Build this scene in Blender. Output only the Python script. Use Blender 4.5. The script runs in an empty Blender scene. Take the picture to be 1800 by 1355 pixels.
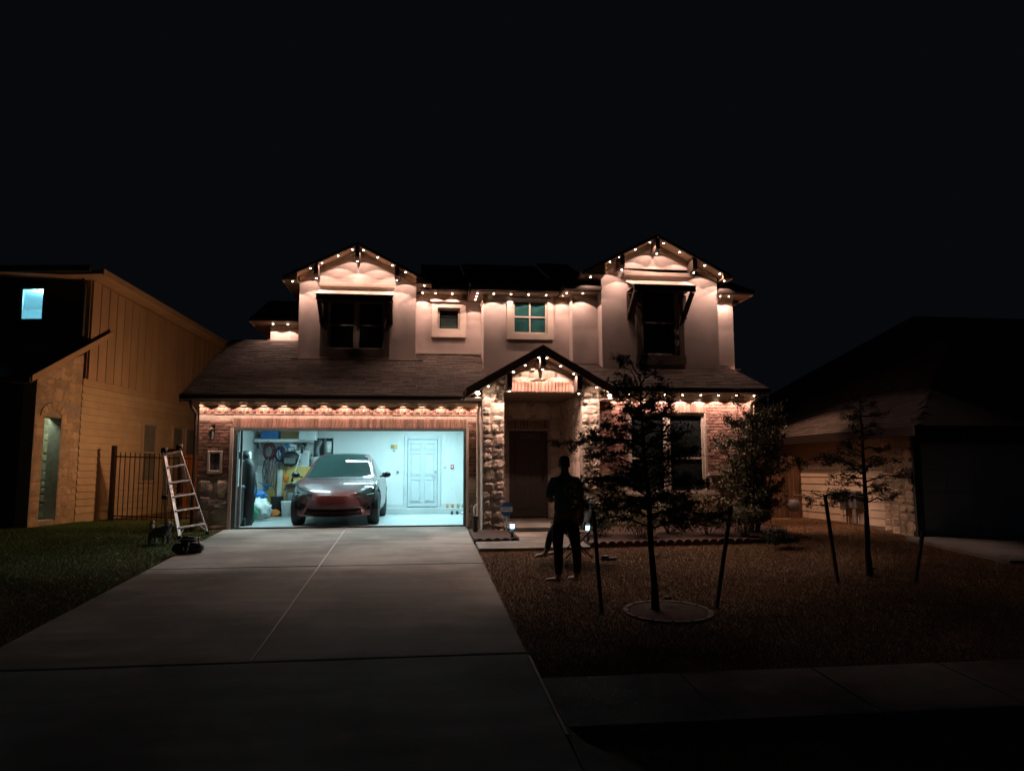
import bpy, bmesh, math, random
import numpy as np
from mathutils import Vector, Matrix
from mathutils.bvhtree import BVHTree
R = math.radians
random.seed(7); rng = np.random.default_rng(7)
S = bpy.context.scene
COL = S.collection

# ------------------------------------------------------------------ camera
CZ, YAW, PITCH, ROLL, FPX = 1.2, 7.2, 6.5, 0.2, 1300.0
y_, p_, r_ = R(YAW), R(PITCH), R(ROLL)
FW = Vector((math.sin(y_)*math.cos(p_), math.cos(y_)*math.cos(p_), math.sin(p_)))
RT0 = Vector((math.cos(y_), -math.sin(y_), 0)); UP0 = RT0.cross(FW)
RT = RT0*math.cos(r_) - UP0*math.sin(r_); UP = UP0*math.cos(r_) + RT0*math.sin(r_)
cam = bpy.data.cameras.new('camera'); cam.lens = 36*FPX/1800; cam.sensor_width = 36
cam.clip_start = 0.05; cam.clip_end = 800
camo = bpy.data.objects.new('camera', cam); COL.objects.link(camo)
camo.matrix_world = Matrix(((RT.x, UP.x, -FW.x, 0), (RT.y, UP.y, -FW.y, 0), (RT.z, UP.z, -FW.z, CZ), (0, 0, 0, 1)))
S.camera = camo
# ------------------------------------------------------------------ sky and exposure
w = bpy.data.worlds.new('World'); S.world = w; w.use_nodes = True
nt = w.node_tree; bg = nt.nodes['Background']
sky = nt.nodes.new('ShaderNodeTexSky'); sky.sky_type = 'NISHITA'; sky.sun_disc = False
sky.sun_elevation = R(-6); sky.sun_rotation = R(200)
mx = nt.nodes.new('ShaderNodeMix'); mx.data_type = 'RGBA'; mx.inputs[0].default_value = 0.985
mx.inputs[7].default_value = (0.019, 0.026, 0.037, 1)
nt.links.new(sky.outputs[0], mx.inputs[6]); nt.links.new(mx.outputs[2], bg.inputs[0]); bg.inputs[1].default_value = 0.10
S.view_settings.view_transform = 'Standard'; S.view_settings.look = 'None'
S.view_settings.exposure = 0; S.view_settings.gamma = 1; S.view_settings.use_curve_mapping = False
S.cycles.use_denoising = True; S.cycles.max_bounces = 6; S.cycles.diffuse_bounces = 4
S.cycles.sample_clamp_indirect = 3; S.cycles.caustics_reflective = False; S.cycles.caustics_refractive = False
S.cycles.use_light_tree = True
WARM = (1.0, 0.63, 0.50); COOL = (0.49, 0.92, 1.0); ORANGE = (1.0, 0.49, 0.23)
E_SPOT = 24.0; E_GARAGE = 72.0; E_LANT_L = 175.0; E_ADDED_FLOOD = 850.0

# ------------------------------------------------------------------ helpers
def P(px, py, Y):                       # a point of the photo on the world plane y = Y
    d = FW + RT*((px-900)/FPX) - UP*((py-677.5)/FPX)
    return Vector((d.x*Y/d.y, Y, CZ + d.z*Y/d.y))
def gz(X, Y):                           # height of the sloping front garden
    return -0.055 - 0.057*(16.3-max(3.2, min(16.3, Y)))
def G(px, py):                          # a point of the photo on the garden
    d = FW + RT*((px-900)/FPX) - UP*((py-677.5)/FPX)
    t = (-0.057*16.3-0.02-CZ)/(d.z-0.057*d.y); return Vector((d.x*t, d.y*t, CZ+d.z*t))
ORD = ['first','second','third','fourth','fifth','sixth','seventh','eighth','ninth','tenth','eleventh','twelfth','thirteenth','fourteenth','fifteenth','sixteenth','seventeenth']
def tag(o, label=None, cat=None, group=None, kind=None):
    if label: o['label'] = label
    if cat: o['category'] = cat
    if group: o['group'] = group
    if kind: o['kind'] = kind
    return o
def empty(name, loc=(0,0,0), rz=0, parent=None):
    o = bpy.data.objects.new(name, None); COL.objects.link(o); o.location = loc; o.rotation_euler.z = rz
    o.empty_display_size = 0.1
    if parent: o.parent = parent
    return o
class MB:
    def __init__(s): s.v = []; s.f = []
    def add(s, vs, fs):
        b = len(s.v); s.v += [tuple(v) for v in vs]; s.f += [tuple(i+b for i in f) for f in fs]; return s
    def box(s, x0, x1, y0, y1, z0, z1):
        if x0 > x1: x0, x1 = x1, x0
        if y0 > y1: y0, y1 = y1, y0
        if z0 > z1: z0, z1 = z1, z0
        return s.add([(x0,y0,z0),(x1,y0,z0),(x1,y1,z0),(x0,y1,z0),(x0,y0,z1),(x1,y0,z1),(x1,y1,z1),(x0,y1,z1)],
            [(0,3,2,1),(4,5,6,7),(0,1,5,4),(1,2,6,5),(2,3,7,6),(3,0,4,7)])
    def bar(s, a, b, w, h=None, up=(0,0,1)):   # a box beam from a to b
        a = Vector(a); b = Vector(b); h = h or w; d = (b-a).normalized(); u = Vector(up)
        if abs(d.dot(u)) > .98: u = Vector((0,1,0))
        x = d.cross(u).normalized(); z = x.cross(d)
        vs = [p + x*(w/2)*i + z*(h/2)*j for p in (a,b) for i, j in ((-1,-1),(1,-1),(1,1),(-1,1))]
        return s.add(vs, [(3,2,1,0),(4,5,6,7),(0,1,5,4),(1,2,6,5),(2,3,7,6),(3,0,4,7)])
    def tube(s, pts, rad, n=6):
        pts = [Vector(p) for p in pts]; rad = rad if hasattr(rad, '__len__') else [rad]*len(pts)
        b = len(s.v); x = None
        for i, p in enumerate(pts):
            d = (pts[min(i+1, len(pts)-1)]-pts[max(i-1, 0)]).normalized()
            if x is None: x = d.orthogonal().normalized()
            else: x = (x - d*x.dot(d)).normalized()
            yv = d.cross(x)
            for k in range(n):
                a = 2*math.pi*k/n; s.v.append(tuple(p + (x*math.cos(a)+yv*math.sin(a))*rad[i]))
        for i in range(len(pts)-1):
            for k in range(n): s.f.append((b+i*n+k, b+i*n+(k+1)%n, b+(i+1)*n+(k+1)%n, b+(i+1)*n+k))
        s.f.append(tuple(b+k for k in range(n))[::-1]); s.f.append(tuple(b+(len(pts)-1)*n+k for k in range(n)))
        return s
    def lathe(s, c, prof, n=16, axis='z'):   # prof: (radius, height)
        b = len(s.v)
        for r, h in prof:
            for k in range(n):
                a = 2*math.pi*k/n; q = (r*math.cos(a), r*math.sin(a), h)
                if axis == 'x': q = (h, q[0], q[1])
                if axis == 'y': q = (q[0], h, q[1])
                s.v.append((c[0]+q[0], c[1]+q[1], c[2]+q[2]))
        for i in range(len(prof)-1):
            for k in range(n): s.f.append((b+i*n+k, b+i*n+(k+1)%n, b+(i+1)*n+(k+1)%n, b+(i+1)*n+k))
        s.f.append(tuple(b+k for k in range(n))[::-1]); s.f.append(tuple(b+(len(prof)-1)*n+k for k in range(n)))
        return s
    def poly(s, pts, d):                 # a polygon pushed along vector d
        n = len(pts); d = Vector(d); vs = [Vector(p) for p in pts]
        vs = vs + [p + d for p in vs]
        return s.add(vs, [tuple(range(n))[::-1], tuple(range(n, 2*n))] + [(i, (i+1)%n, n+(i+1)%n, n+i) for i in range(n)])
    def ball(s, c, r, n=10, sq=(1,1,1), jit=0):
        prof = []
        b = len(s.v); m = n//2+1
        for i in range(m+1):
            t = math.pi*i/m
            for k in range(n):
                a = 2*math.pi*k/n; j = 1+random.uniform(-jit, jit)
                s.v.append((c[0]+r*sq[0]*j*math.sin(t)*math.cos(a), c[1]+r*sq[1]*j*math.sin(t)*math.sin(a), c[2]-r*sq[2]*j*math.cos(t)))
        for i in range(m):
            for k in range(n): s.f.append((b+i*n+k, b+i*n+(k+1)%n, b+(i+1)*n+(k+1)%n, b+(i+1)*n+k))
        return s
    def mesh(s, name, mat, smooth=False, fix=True):
        me = bpy.data.meshes.new(name); me.from_pydata(s.v, [], s.f)
        for m_ in (mat if isinstance(mat, (list, tuple)) else [mat]): me.materials.append(m_)
        if fix and len(s.f) < 60000:
            bm = bmesh.new(); bm.from_mesh(me); bmesh.ops.recalc_face_normals(bm, faces=bm.faces); bm.to_mesh(me); bm.free()
        if smooth: me.polygons.foreach_set('use_smooth', [True]*len(me.polygons))
        return me
    def build(s, name, mat, parent=None, smooth=False, bevel=0, loc=None, fix=True, rz=0):
        o = bpy.data.objects.new(name, s.mesh(name, mat, smooth, fix)); COL.objects.link(o)
        if parent: o.parent = parent
        if loc is not None: o.location = loc
        if rz: o.rotation_euler.z = rz
        if bevel:
            m = o.modifiers.new('bevel', 'BEVEL'); m.width = bevel; m.segments = 2; m.limit_method = 'ANGLE'
        return o
def link(name, me, parent=None, loc=(0,0,0), rot=None, scale=None):
    o = bpy.data.objects.new(name, me); COL.objects.link(o); o.location = loc
    if parent: o.parent = parent
    if rot: o.rotation_euler = rot
    if scale: o.scale = scale
    return o
def solid(mb_list, name, mat, label, cat, group=None, smooth=False, bevel=0):
    o = mb_list.build(name, mat, None, smooth, bevel); return tag(o, label, cat, group)

# ------------------------------------------------------------------ materials
def mat(name, col, rough=0.7, var=0.25, scale=6.0, bump=0.15, bscale=40.0, metal=0.0, col2=None, rand=0.0, spec=0.5, coat=0.0, detail=6, stretch=None, stain=0):
    m = bpy.data.materials.new(name); m.use_nodes = True; t = m.node_tree; N = t.nodes; L = t.links
    b = N['Principled BSDF']; b.inputs['Roughness'].default_value = rough; b.inputs['Metallic'].default_value = metal
    b.inputs['Specular IOR Level'].default_value = spec; b.inputs['Coat Weight'].default_value = coat
    tc = N.new('ShaderNodeTexCoord'); vec = tc.outputs['Object']
    if stretch:
        mp = N.new('ShaderNodeMapping'); mp.inputs['Scale'].default_value = stretch; L.new(vec, mp.inputs[0]); vec = mp.outputs[0]
    no = N.new('ShaderNodeTexNoise'); no.inputs['Scale'].default_value = scale; no.inputs['Detail'].default_value = detail; L.new(vec, no.inputs[0])
    c2 = col2 or tuple(c*(1-var) for c in col)
    c1 = col if col2 else tuple(min(1, c*(1+var*.6)) for c in col)
    cr = N.new('ShaderNodeValToRGB'); cr.color_ramp.elements[0].position = .32; cr.color_ramp.elements[1].position = .68
    cr.color_ramp.elements[0].color = (*c2, 1); cr.color_ramp.elements[1].color = (*c1, 1); L.new(no.outputs[0], cr.inputs[0])
    out = cr.outputs[0]
    if stain:
        ns = N.new('ShaderNodeTexNoise'); ns.inputs['Scale'].default_value = stain; ns.inputs['Detail'].default_value = 9; ns.inputs['Roughness'].default_value = .62; L.new(tc.outputs['Object'], ns.inputs[0])
        rs = N.new('ShaderNodeValToRGB'); rs.color_ramp.elements[0].position = .40; rs.color_ramp.elements[1].position = .60; rs.color_ramp.elements[0].color = (.52,.50,.47,1); rs.color_ramp.elements[1].color = (1.05,1.05,1.05,1); L.new(ns.outputs[0], rs.inputs[0])
        mm = N.new('ShaderNodeMix'); mm.data_type = 'RGBA'; mm.blend_type = 'MULTIPLY'; mm.inputs[0].default_value = 1; L.new(out, mm.inputs[6]); L.new(rs.outputs[0], mm.inputs[7]); out = mm.outputs[2]
    if rand:
        oi = N.new('ShaderNodeObjectInfo'); ge = N.new('ShaderNodeNewGeometry')
        ad = N.new('ShaderNodeMath'); ad.operation = 'ADD'; L.new(oi.outputs['Random'], ad.inputs[0]); L.new(ge.outputs['Random Per Island'], ad.inputs[1])
        fr = N.new('ShaderNodeMath'); fr.operation = 'FRACT'; L.new(ad.outputs[0], fr.inputs[0])
        mr = N.new('ShaderNodeMapRange'); mr.inputs[3].default_value = 1-rand; mr.inputs[4].default_value = 1+rand; L.new(fr.outputs[0], mr.inputs[0])
        hs = N.new('ShaderNodeHueSaturation'); L.new(out, hs.inputs['Color']); L.new(mr.outputs[0], hs.inputs['Value'])
        m2 = N.new('ShaderNodeMapRange'); m2.inputs[3].default_value = .49; m2.inputs[4].default_value = .512; L.new(oi.outputs['Random'], m2.inputs[0]); L.new(m2.outputs[0], hs.inputs['Hue'])
        out = hs.outputs[0]
    L.new(out, b.inputs['Base Color'])
    if bump:
        n2 = N.new('ShaderNodeTexNoise'); n2.inputs['Scale'].default_value = bscale; n2.inputs['Detail'].default_value = 5; L.new(vec, n2.inputs[0])
        bp = N.new('ShaderNodeBump'); bp.inputs['Strength'].default_value = bump; bp.inputs['Distance'].default_value = .02; L.new(n2.outputs[0], bp.inputs['Height']); L.new(bp.outputs[0], b.inputs['Normal'])
    return m
def emit(name, col, st, sample=False):
    m = bpy.data.materials.new(name); m.use_nodes = True; b = m.node_tree.nodes['Principled BSDF']
    b.inputs['Base Color'].default_value = (*col, 1); b.inputs['Emission Color'].default_value = (*col, 1); b.inputs['Emission Strength'].default_value = st
    if not sample: m.cycles.emission_sampling = 'NONE'
    return m
def glass(name, tint=(1,1,1), rough=0.03, mixf=0.75):
    m = bpy.data.materials.new(name); m.use_nodes = True; t = m.node_tree; N = t.nodes; L = t.links; N.remove(N['Principled BSDF'])
    tr = N.new('ShaderNodeBsdfTransparent'); tr.inputs[0].default_value = (*tint, 1)
    gl = N.new('ShaderNodeBsdfGlossy'); gl.inputs['Roughness'].default_value = rough
    fr = N.new('ShaderNodeFresnel'); fr.inputs[0].default_value = 1.5
    mi = N.new('ShaderNodeMixShader'); L.new(fr.outputs[0], mi.inputs[0]); L.new(tr.outputs[0], mi.inputs[1]); L.new(gl.outputs[0], mi.inputs[2])
    L.new(mi.outputs[0], N['Material Output'].inputs[0]); return m
M = dict(
 stucco=mat('stucco', (.44,.365,.335), .9, .16, 1.3, .35, 110),
 trim=mat('painted_trim', (.50,.42,.36), .75, .1, 2.5, .12, 60),
 soffit=mat('soffit_board', (.27,.19,.13), .7, .15, 3, .1, 50),
 darkwood=mat('dark_stained_timber', (.045,.028,.02), .6, .35, 9, .2, 60),
 gutter=mat('dark_gutter_metal', (.05,.038,.032), .45, .2, 4, .05, 30),
 brick=mat('red_brick', (.23,.125,.092), .9, .35, 9, .5, 70, rand=.38),
 mortar=mat('mortar', (.34,.29,.24), .95, .2, 14, .5, 120),
 lit_fascia=mat('lit_fascia_brown', (.13,.085,.068), .6, .2, 5, .1, 50),  # dark timber lightened in colour for the light falling on the entry fascia
 shade_trim=mat('awning_shaded_trim', (.12,.088,.070), .75, .12, 2.5, .1, 60),  # window trim darkened in colour for the shade under the awnings
 stone=mat('limestone', (.47,.39,.32), .9, .32, 5, .7, 26, rand=.22),
 stonem=mat('stone_mortar', (.38,.33,.28), .95, .2, 12, .5, 90),
 shingle=mat('asphalt_shingle', (.070,.050,.042), .95, .4, 30, .4, 260, rand=.4),
 conc=mat('broom_finished_concrete', (.285,.275,.25), .88, .24, 1.3, .35, 90, stretch=(.5,2.6,1), detail=9, stain=.55),
 conc2=mat('sidewalk_concrete', (.27,.26,.23), .9, .2, 1.7, .3, 90, detail=9, stain=.8),
 concdark=mat('weathered_concrete', (.16,.14,.12), .9, .3, 4, .3, 70),
 soil=mat('garden_soil', (.15,.105,.055), .95, .35, 3, .4, 160),
 mulch=mat('mulch', (.05,.025,.018), .95, .5, 30, .8, 70),
 asphalt=mat('asphalt', (.05,.05,.05), .9, .3, 30, .4, 200),
 gwall=mat('garage_wall_paint', (.70,.71,.70), .8, .05, 2, .08, 90),
 gfloor=mat('garage_floor_concrete', (.50,.52,.52), .42, .12, 1.3, .06, 40, detail=8),
 door=mat('white_door_paint', (.55,.585,.60), .45, .04, 2, .03, 40),
 frame=mat('window_vinyl', (.46,.40,.34), .6, .08, 4, .04, 40),
 dframe=mat('garage_door_jamb', (.07,.085,.085), .5, .2, 5, .06, 40),
 jamb=mat('cool_grey_jamb_paint', (.30,.31,.30), .6, .1, 5, .06, 40),
 frontdoor=mat('walnut_door', (.045,.03,.024), .5, .3, 4, .15, 30, stretch=(9,9,1)),
 brass=mat('dark_bronze', (.05,.04,.03), .35, .2, 8, .03, 40, metal=.8),
 steel=mat('brushed_steel', (.5,.5,.5), .35, .1, 8, .03, 60, metal=1),
 alu=mat('scuffed_aluminium', (.62,.56,.52), .42, .22, 12, .06, 60, metal=.55),
 siding=mat('lap_siding_paint', (.52,.42,.29), .75, .1, 3, .08, 60, rand=.05, stretch=(1,.3,1)),
 siding2=mat('batten_siding_paint', (.45,.33,.22), .8, .12, 2, .1, 60, rand=.05, stretch=(1,1,.3)),
 lit_porchstone=mat('lit_porch_limestone', (.62,.50,.42), .9, .22, 4, .5, 30, rand=.12),  # limestone copy lightened in colour to stand in for light inside the porch
 nbstone=mat('pale_ashlar_stone', (.50,.39,.27), .9, .22, 4, .6, 30, rand=.2),
 nbdark=mat('dark_front_siding', (.07,.075,.08), .85, .2, 3, .1, 60),
 groof=mat('neighbour_shingle', (.05,.042,.04), .95, .4, 26, .4, 260, rand=.35),
 rsiding=mat('cream_siding_paint', (.56,.47,.36), .8, .08, 3, .08, 60, rand=.04),
 gdoor=mat('charcoal_panel_paint', (.48,.55,.60), .7, .12, 1.5, .08, 40),
 iron=mat('wrought_iron_paint', (.018,.012,.012), .5, .3, 14, .08, 60),
 fencew=mat('cedar_fence', (.20,.115,.065), .85, .4, 6, .35, 40, rand=.3, stretch=(3,3,.35)),
 orangew=mat('orange_stained_cedar', (.42,.14,.035), .8, .3, 5, .3, 40, rand=.2, stretch=(3,3,.35)),
 bark=mat('tree_bark', (.085,.06,.04), .95, .4, 22, .8, 60, stretch=(1,1,.3)),
 stake=mat('rough_stake_timber', (.07,.05,.035), .9, .4, 14, .5, 50),
 edging=mat('scalloped_clay_edging', (.10,.058,.048), .9, .3, 14, .4, 60, rand=.2),
 rubber=mat('tyre_rubber', (.018,.018,.018), .8, .2, 30, .1, 120),
 blackp=mat('black_plastic', (.015,.015,.017), .5, .2, 10, .05, 60),
 greyp=mat('grey_plastic', (.22,.24,.25), .45, .15, 8, .05, 60),
 whitep=mat('white_plastic', (.75,.76,.75), .4, .08, 6, .03, 60),
 ply=mat('yellow_plywood', (.62,.43,.12), .6, .12, 3, .08, 40, stretch=(3,3,.5)),
 card=mat('brown_cardboard', (.38,.25,.12), .85, .12, 5, .1, 40),
 blue=mat('blue_plastic', (.03,.16,.42), .4, .15, 8, .05, 60),
 green=mat('green_plastic_sheet', (.03,.30,.14), .35, .3, 16, .35, 18),
 orangep=mat('orange_plastic', (.7,.20,.03), .45, .15, 10, .05, 60),
 redp=mat('red_plastic', (.42,.03,.03), .45, .2, 10, .05, 60),
 maroon=mat('maroon_rubber_hose', (.10,.02,.025), .5, .25, 12, .08, 60),
 navy=mat('navy_fabric', (.02,.04,.10), .9, .3, 20, .3, 120),
 greyc=mat('grey_fabric', (.14,.15,.15), .9, .3, 18, .3, 120),
 yellow=mat('yellow_fabric', (.45,.33,.06), .8, .2, 10, .1, 60),
 teal=mat('dark_teal_shirt', (.09,.20,.21), .9, .2, 10, .25, 60),
 jeans=mat('charcoal_trousers', (.032,.034,.036), .9, .25, 20, .25, 120),
 greyt=mat('olive_grey_shirt', (.11,.115,.09), .9, .2, 12, .25, 60),
 shoe=mat('pale_trainer', (.42,.42,.38), .7, .15, 12, .1, 60),
 hair=mat('black_hair', (.010,.008,.008), .7, .3, 60, .6, 200),
 skin=mat('skin', (.30,.16,.10), .6, .12, 10, .08, 60),
 furg=mat('grey_dog_fur', (.20,.20,.20), .95, .5, 45, .9, 160),
 furt=mat('tan_dog_fur', (.42,.31,.20), .95, .4, 45, .9, 160),
 bone=mat('pale_rock', (.55,.55,.48), .8, .15, 14, .4, 60),
 steelgrey=mat('grey_meter_paint', (.13,.13,.135), .6, .15, 8, .05, 60),
)
M['paint'] = mat('wine_red_car_paint', (.095,.020,.024), .45, .05, 30, 0, 1, metal=.15, coat=1.0)
M['paint'].node_tree.nodes['Principled BSDF'].inputs['Coat Roughness'].default_value = .09
M['carglass'] = mat('car_glass', (.012,.03,.028), .04, .1, 2, 0, spec=.9)
M['lampglass'] = mat('headlamp_lens', (.03,.05,.045), .06, .3, 30, 0, spec=.9, coat=1)
M['grille'] = mat('matt_black_grille', (.008,.008,.008), .9, .2, 10, 0, spec=.05)
M['blackgloss'] = mat('gloss_black_trim', (.01,.01,.01), .2, .1, 10, 0)
M['rim'] = mat('dark_alloy_rim', (.20,.20,.21), .35, .1, 10, 0, metal=.9)
M['pane'] = mat('night_window_glass', (.010,.013,.014), .12, .2, 1.5, 0, spec=.35)
M['tealpane'] = mat('teal_window_glass', (.020,.075,.075), .15, .25, 4, 0, spec=.4)
M['greypane'] = mat('curtained_window_glass', (.22,.235,.22), .25, .25, 1.2, 0, spec=.4)
M['bulb'] = emit('warm_diode', (1, .78, .58), 38)
M['bulbhot'] = emit('warm_diode_bright', (1, .74, .60), 190)
M['solar'] = emit('cool_solar_lens', (.30, .80, 1.0), 4.5)
M['tube'] = emit('cool_batten_diffuser', (.75, .97, 1), 14, True)
M['clear'] = glass('clear_pane')

def lamp(name, kind, loc, energy, col, parent=None, **k):
    l = bpy.data.lights.new(name, kind); l.energy = energy; l.color = col
    for a, b in k.items(): setattr(l, a, b)
    o = bpy.data.objects.new(name, l); COL.objects.link(o); o.location = loc
    if parent: o.parent = parent
    return o

# ------------------------------------------------------------------ wall, brick, stone, roof, window builders
def rects_minus(x0, x1, z0, z1, holes):
    xs = sorted({x0, x1, *[h[0] for h in holes], *[h[1] for h in holes]}); zs = sorted({z0, z1, *[h[2] for h in holes], *[h[3] for h in holes]})
    xs = [x for x in xs if x0 <= x <= x1]; zs = [z for z in zs if z0 <= z <= z1]; out = []
    for a, b in zip(xs, xs[1:]):
        for c, d in zip(zs, zs[1:]):
            mx_, mz = (a+b)/2, (c+d)/2
            if not any(h[0] < mx_ < h[1] and h[2] < mz < h[3] for h in holes): out.append((a, b, c, d))
    return out
def wall_y(name, x0, x1, z0, z1, Y, holes, m, parent, th=.16):     # facing -y at Y, thickness behind it
    mb = MB()
    xs = sorted({x0, x1, *[h[0] for h in holes], *[h[1] for h in holes]})
    # one welded sheet with reveals
    fr = rects_minus(x0, x1, z0, z1, holes)
    for a, b, c, d in fr:
        mb.add([(a,Y,c),(b,Y,c),(b,Y,d),(a,Y,d)], [(0,1,2,3)]); mb.add([(a,Y+th,c),(b,Y+th,c),(b,Y+th,d),(a,Y+th,d)], [(3,2,1,0)])
    for h in [(x0,x1,z0,z1)] + list(holes):
        q = [(h[0],h[2]),(h[1],h[2]),(h[1],h[3]),(h[0],h[3])]
        for i in range(4):
            a, b = q[i], q[(i+1)%4]; mb.add([(a[0],Y,a[1]),(b[0],Y,b[1]),(b[0],Y+th,b[1]),(a[0],Y+th,a[1])], [(0,1,2,3)])
    o = mb.build(name, m, parent, fix=False)
    bm = bmesh.new(); bm.from_mesh(o.data); bmesh.ops.remove_doubles(bm, verts=bm.verts, dist=1e-5); bmesh.ops.recalc_face_normals(bm, faces=bm.faces); bm.to_mesh(o.data); bm.free()
    return o
def chip_box(sx, sy, sz, ch, seed):
    r = random.Random(seed); mb = MB(); x, y, z = sx/2, sy, sz/2
    f = [(-x+ch,-ch*.0,-z+ch),(x-ch,0,-z+ch),(x-ch,0,z-ch),(-x+ch,0,z-ch)]
    f = [(a+r.uniform(-.3,.3)*ch, r.uniform(-.4,.2)*ch, c+r.uniform(-.3,.3)*ch) for a, _, c in f]
    e = [(-x,ch,-z),(x,ch,-z),(x,ch,z),(-x,ch,z)]; b = [(-x,y,-z),(x,y,-z),(x,y,z),(-x,y,z)]
    mb.add(f+e+b, [(0,1,2,3)]+[(i,4+i,4+(i+1)%4,(i+1)%4) for i in range(4)]+[(4+i,8+i,8+(i+1)%4,4+(i+1)%4) for i in range(4)])
    return mb
BR = [chip_box(.196,.05,.060,.006,i).mesh('brick', M['brick']) for i in range(5)]
BH = [chip_box(.094,.05,.060,.006,i).mesh('brick', M['brick']) for i in range(3)]
SO = [chip_box(.062,.05,.205,.006,i).mesh('brick', M['brick']) for i in range(5)]
brick_jobs = []     # (x, z, Y, kind, parent)
def bricks(x0, x1, z0, z1, Y, holes, parent):
    z = z0+.033; row = 0
    while z+.03 <= z1+.012:
        off = 0 if row % 2 else .103
        x = x0 - off
        while x < x1:
            a, b = max(x, x0), min(x+.206, x1)
            if b-a > .06:
                c = (a+b)/2
                # split at holes
                hit = [h for h in holes if h[2] < z < h[3] and h[0] < b-.015 and h[1] > a+.015]
                if hit:
                    h = hit[0]
                    if h[0]-a > .05: b = h[0]; c = (a+b)/2
                    elif b-h[1] > .05: a = h[1]; c = (a+b)/2
                    else: x += .206; continue
                brick_jobs.append((c, z, Y, 's', parent, (b-a-.010)/.196))
            x += .206
        z += .0705; row += 1
def soldiers(x0, x1, zc, Y, parent, h=.205, rec=0):
    n = round((x1-x0)/.0725)
    for i in range(n): brick_jobs.append((x0+(i+.5)*(x1-x0)/n, zc, Y+rec, 'v', parent, h/.205))
stone_jobs = []
def stones(x0, x1, z0, z1, Y, parent, clip=None, smin=.16, smax=.55, deep=.09, mtl='stone', name='stone', xf=None):
    def rec(a, b, c, d, dep):
        w_, h_ = b-a, d-c
        if (w_ > smax or (w_ > h_*2.1 and w_ > smin*2) or (w_ > smin*2.2 and random.random() < .3)) and w_ > smin*1.6 and w_ >= h_*.75:
            t = random.uniform(.35,.65); rec(a, a+w_*t, c, d, dep+1); rec(a+w_*t, b, c, d, dep+1); return
        if (h_ > smax*.7 or (h_ > smin*2 and random.random() < .5)) and h_ > smin*1.5:
            t = random.uniform(.35,.65); rec(a, b, c, c+h_*t, dep+1); rec(a, b, c+h_*t, d, dep+1); return
        if w_ > smax*.85 and h_ < smin*1.2: 
            rec(a, (a+b)/2, c, d, dep+1); rec((a+b)/2, b, c, d, dep+1); return
        stone_jobs.append((a, b, c, d, Y, parent, clip, deep, mtl, name, xf))
    rec(x0, x1, z0, z1, 0)
def make_stone(a, b, c, d, Y, deep, seed, clip):
    r = random.Random(seed); g = .008; a += g; b -= g; c += g; d -= g; n = 4
    ch = min(b-a, d-c)*.16; mb = MB(); grid = []
    j = [[(r.uniform(-1,1)*.014, r.uniform(-1,1)*.012) for i in range(n+1)] for k in range(n+1)]
    cor = [r.uniform(0, 1)**1.5*ch*2.4 for _ in range(4)]
    tilt = (r.uniform(-.03,.03), r.uniform(-.03,.03)); pr = r.uniform(.3,1)*deep
    for k in range(n+1):
        for i in range(n+1):
            u, v = i/n, k/n; x = a+(b-a)*u+j[k][i][0]; z = c+(d-c)*v+j[k][i][1]
            if i in (0, n) and k in (0, n):
                q = cor[(i//n)+2*(k//n)]; x += q*(1 if i == 0 else -1); z += q*(1 if k == 0 else -1)
            edge = i in (0,n) or k in (0,n)
            y = Y - (0.004 if edge else pr*(.55+r.uniform(0,.45))) + (0 if edge else (tilt[0]*(u-.5)+tilt[1]*(v-.5)))
            if clip: z = min(z, clip(x))
            mb.v.append((x, min(y, Y-.003), z))
    for k in range(n):
        for i in range(n): q = k*(n+1)+i; mb.f.append((q, q+1, q+n+2, q+n+1))
    return mb
def shingles(parent, o, u, v, W, Lg, expo=.145, m=None, trim=None):    # tabs laid on a roof plane; o eave corner, u along eave, v up slope
    o, u, v = Vector(o), Vector(u).normalized(), Vector(v).normalized(); nrm = u.cross(v).normalized()
    if nrm.z < 0: nrm = -nrm
    mb = MB(); n = int(Lg/expo)+1
    for i in range(n):
        s0, s1 = i*expo, min((i+1)*expo+.03, Lg); x = -random.uniform(0,.3)
        while x < W:
            wd = random.uniform(.16,.36); a, b = max(0, x), min(W, x+wd-.006); x += wd
            if b-a < .03: continue
            t = random.uniform(.011,.019); dz = random.uniform(-.006,.004)
            if trim and not trim((a+b)/2, s0): continue
            q = lambda X, Z, h: o+u*X+v*Z+nrm*h
            mb.add([q(a,s0+dz,.002),q(b,s0+dz,.002),q(b,s0+dz,t),q(a,s0+dz,t),q(b,s1,.004),q(a,s1,.004)],
                   [(0,1,2,3),(3,2,4,5),(1,4,2),(0,3,5)])
    ob = mb.build('shingles', m or M['shingle'], parent, fix=False); ob['kind'] = 'stuff'; return ob
def slab(o, u, v, W, Lg, th):
    o, u, v = Vector(o), Vector(u).normalized(), Vector(v).normalized(); nrm = u.cross(v).normalized()
    if nrm.z < 0: nrm = -nrm
    return MB().poly([o, o+u*W, o+u*W+v*Lg, o+v*Lg], -nrm*th)
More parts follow.
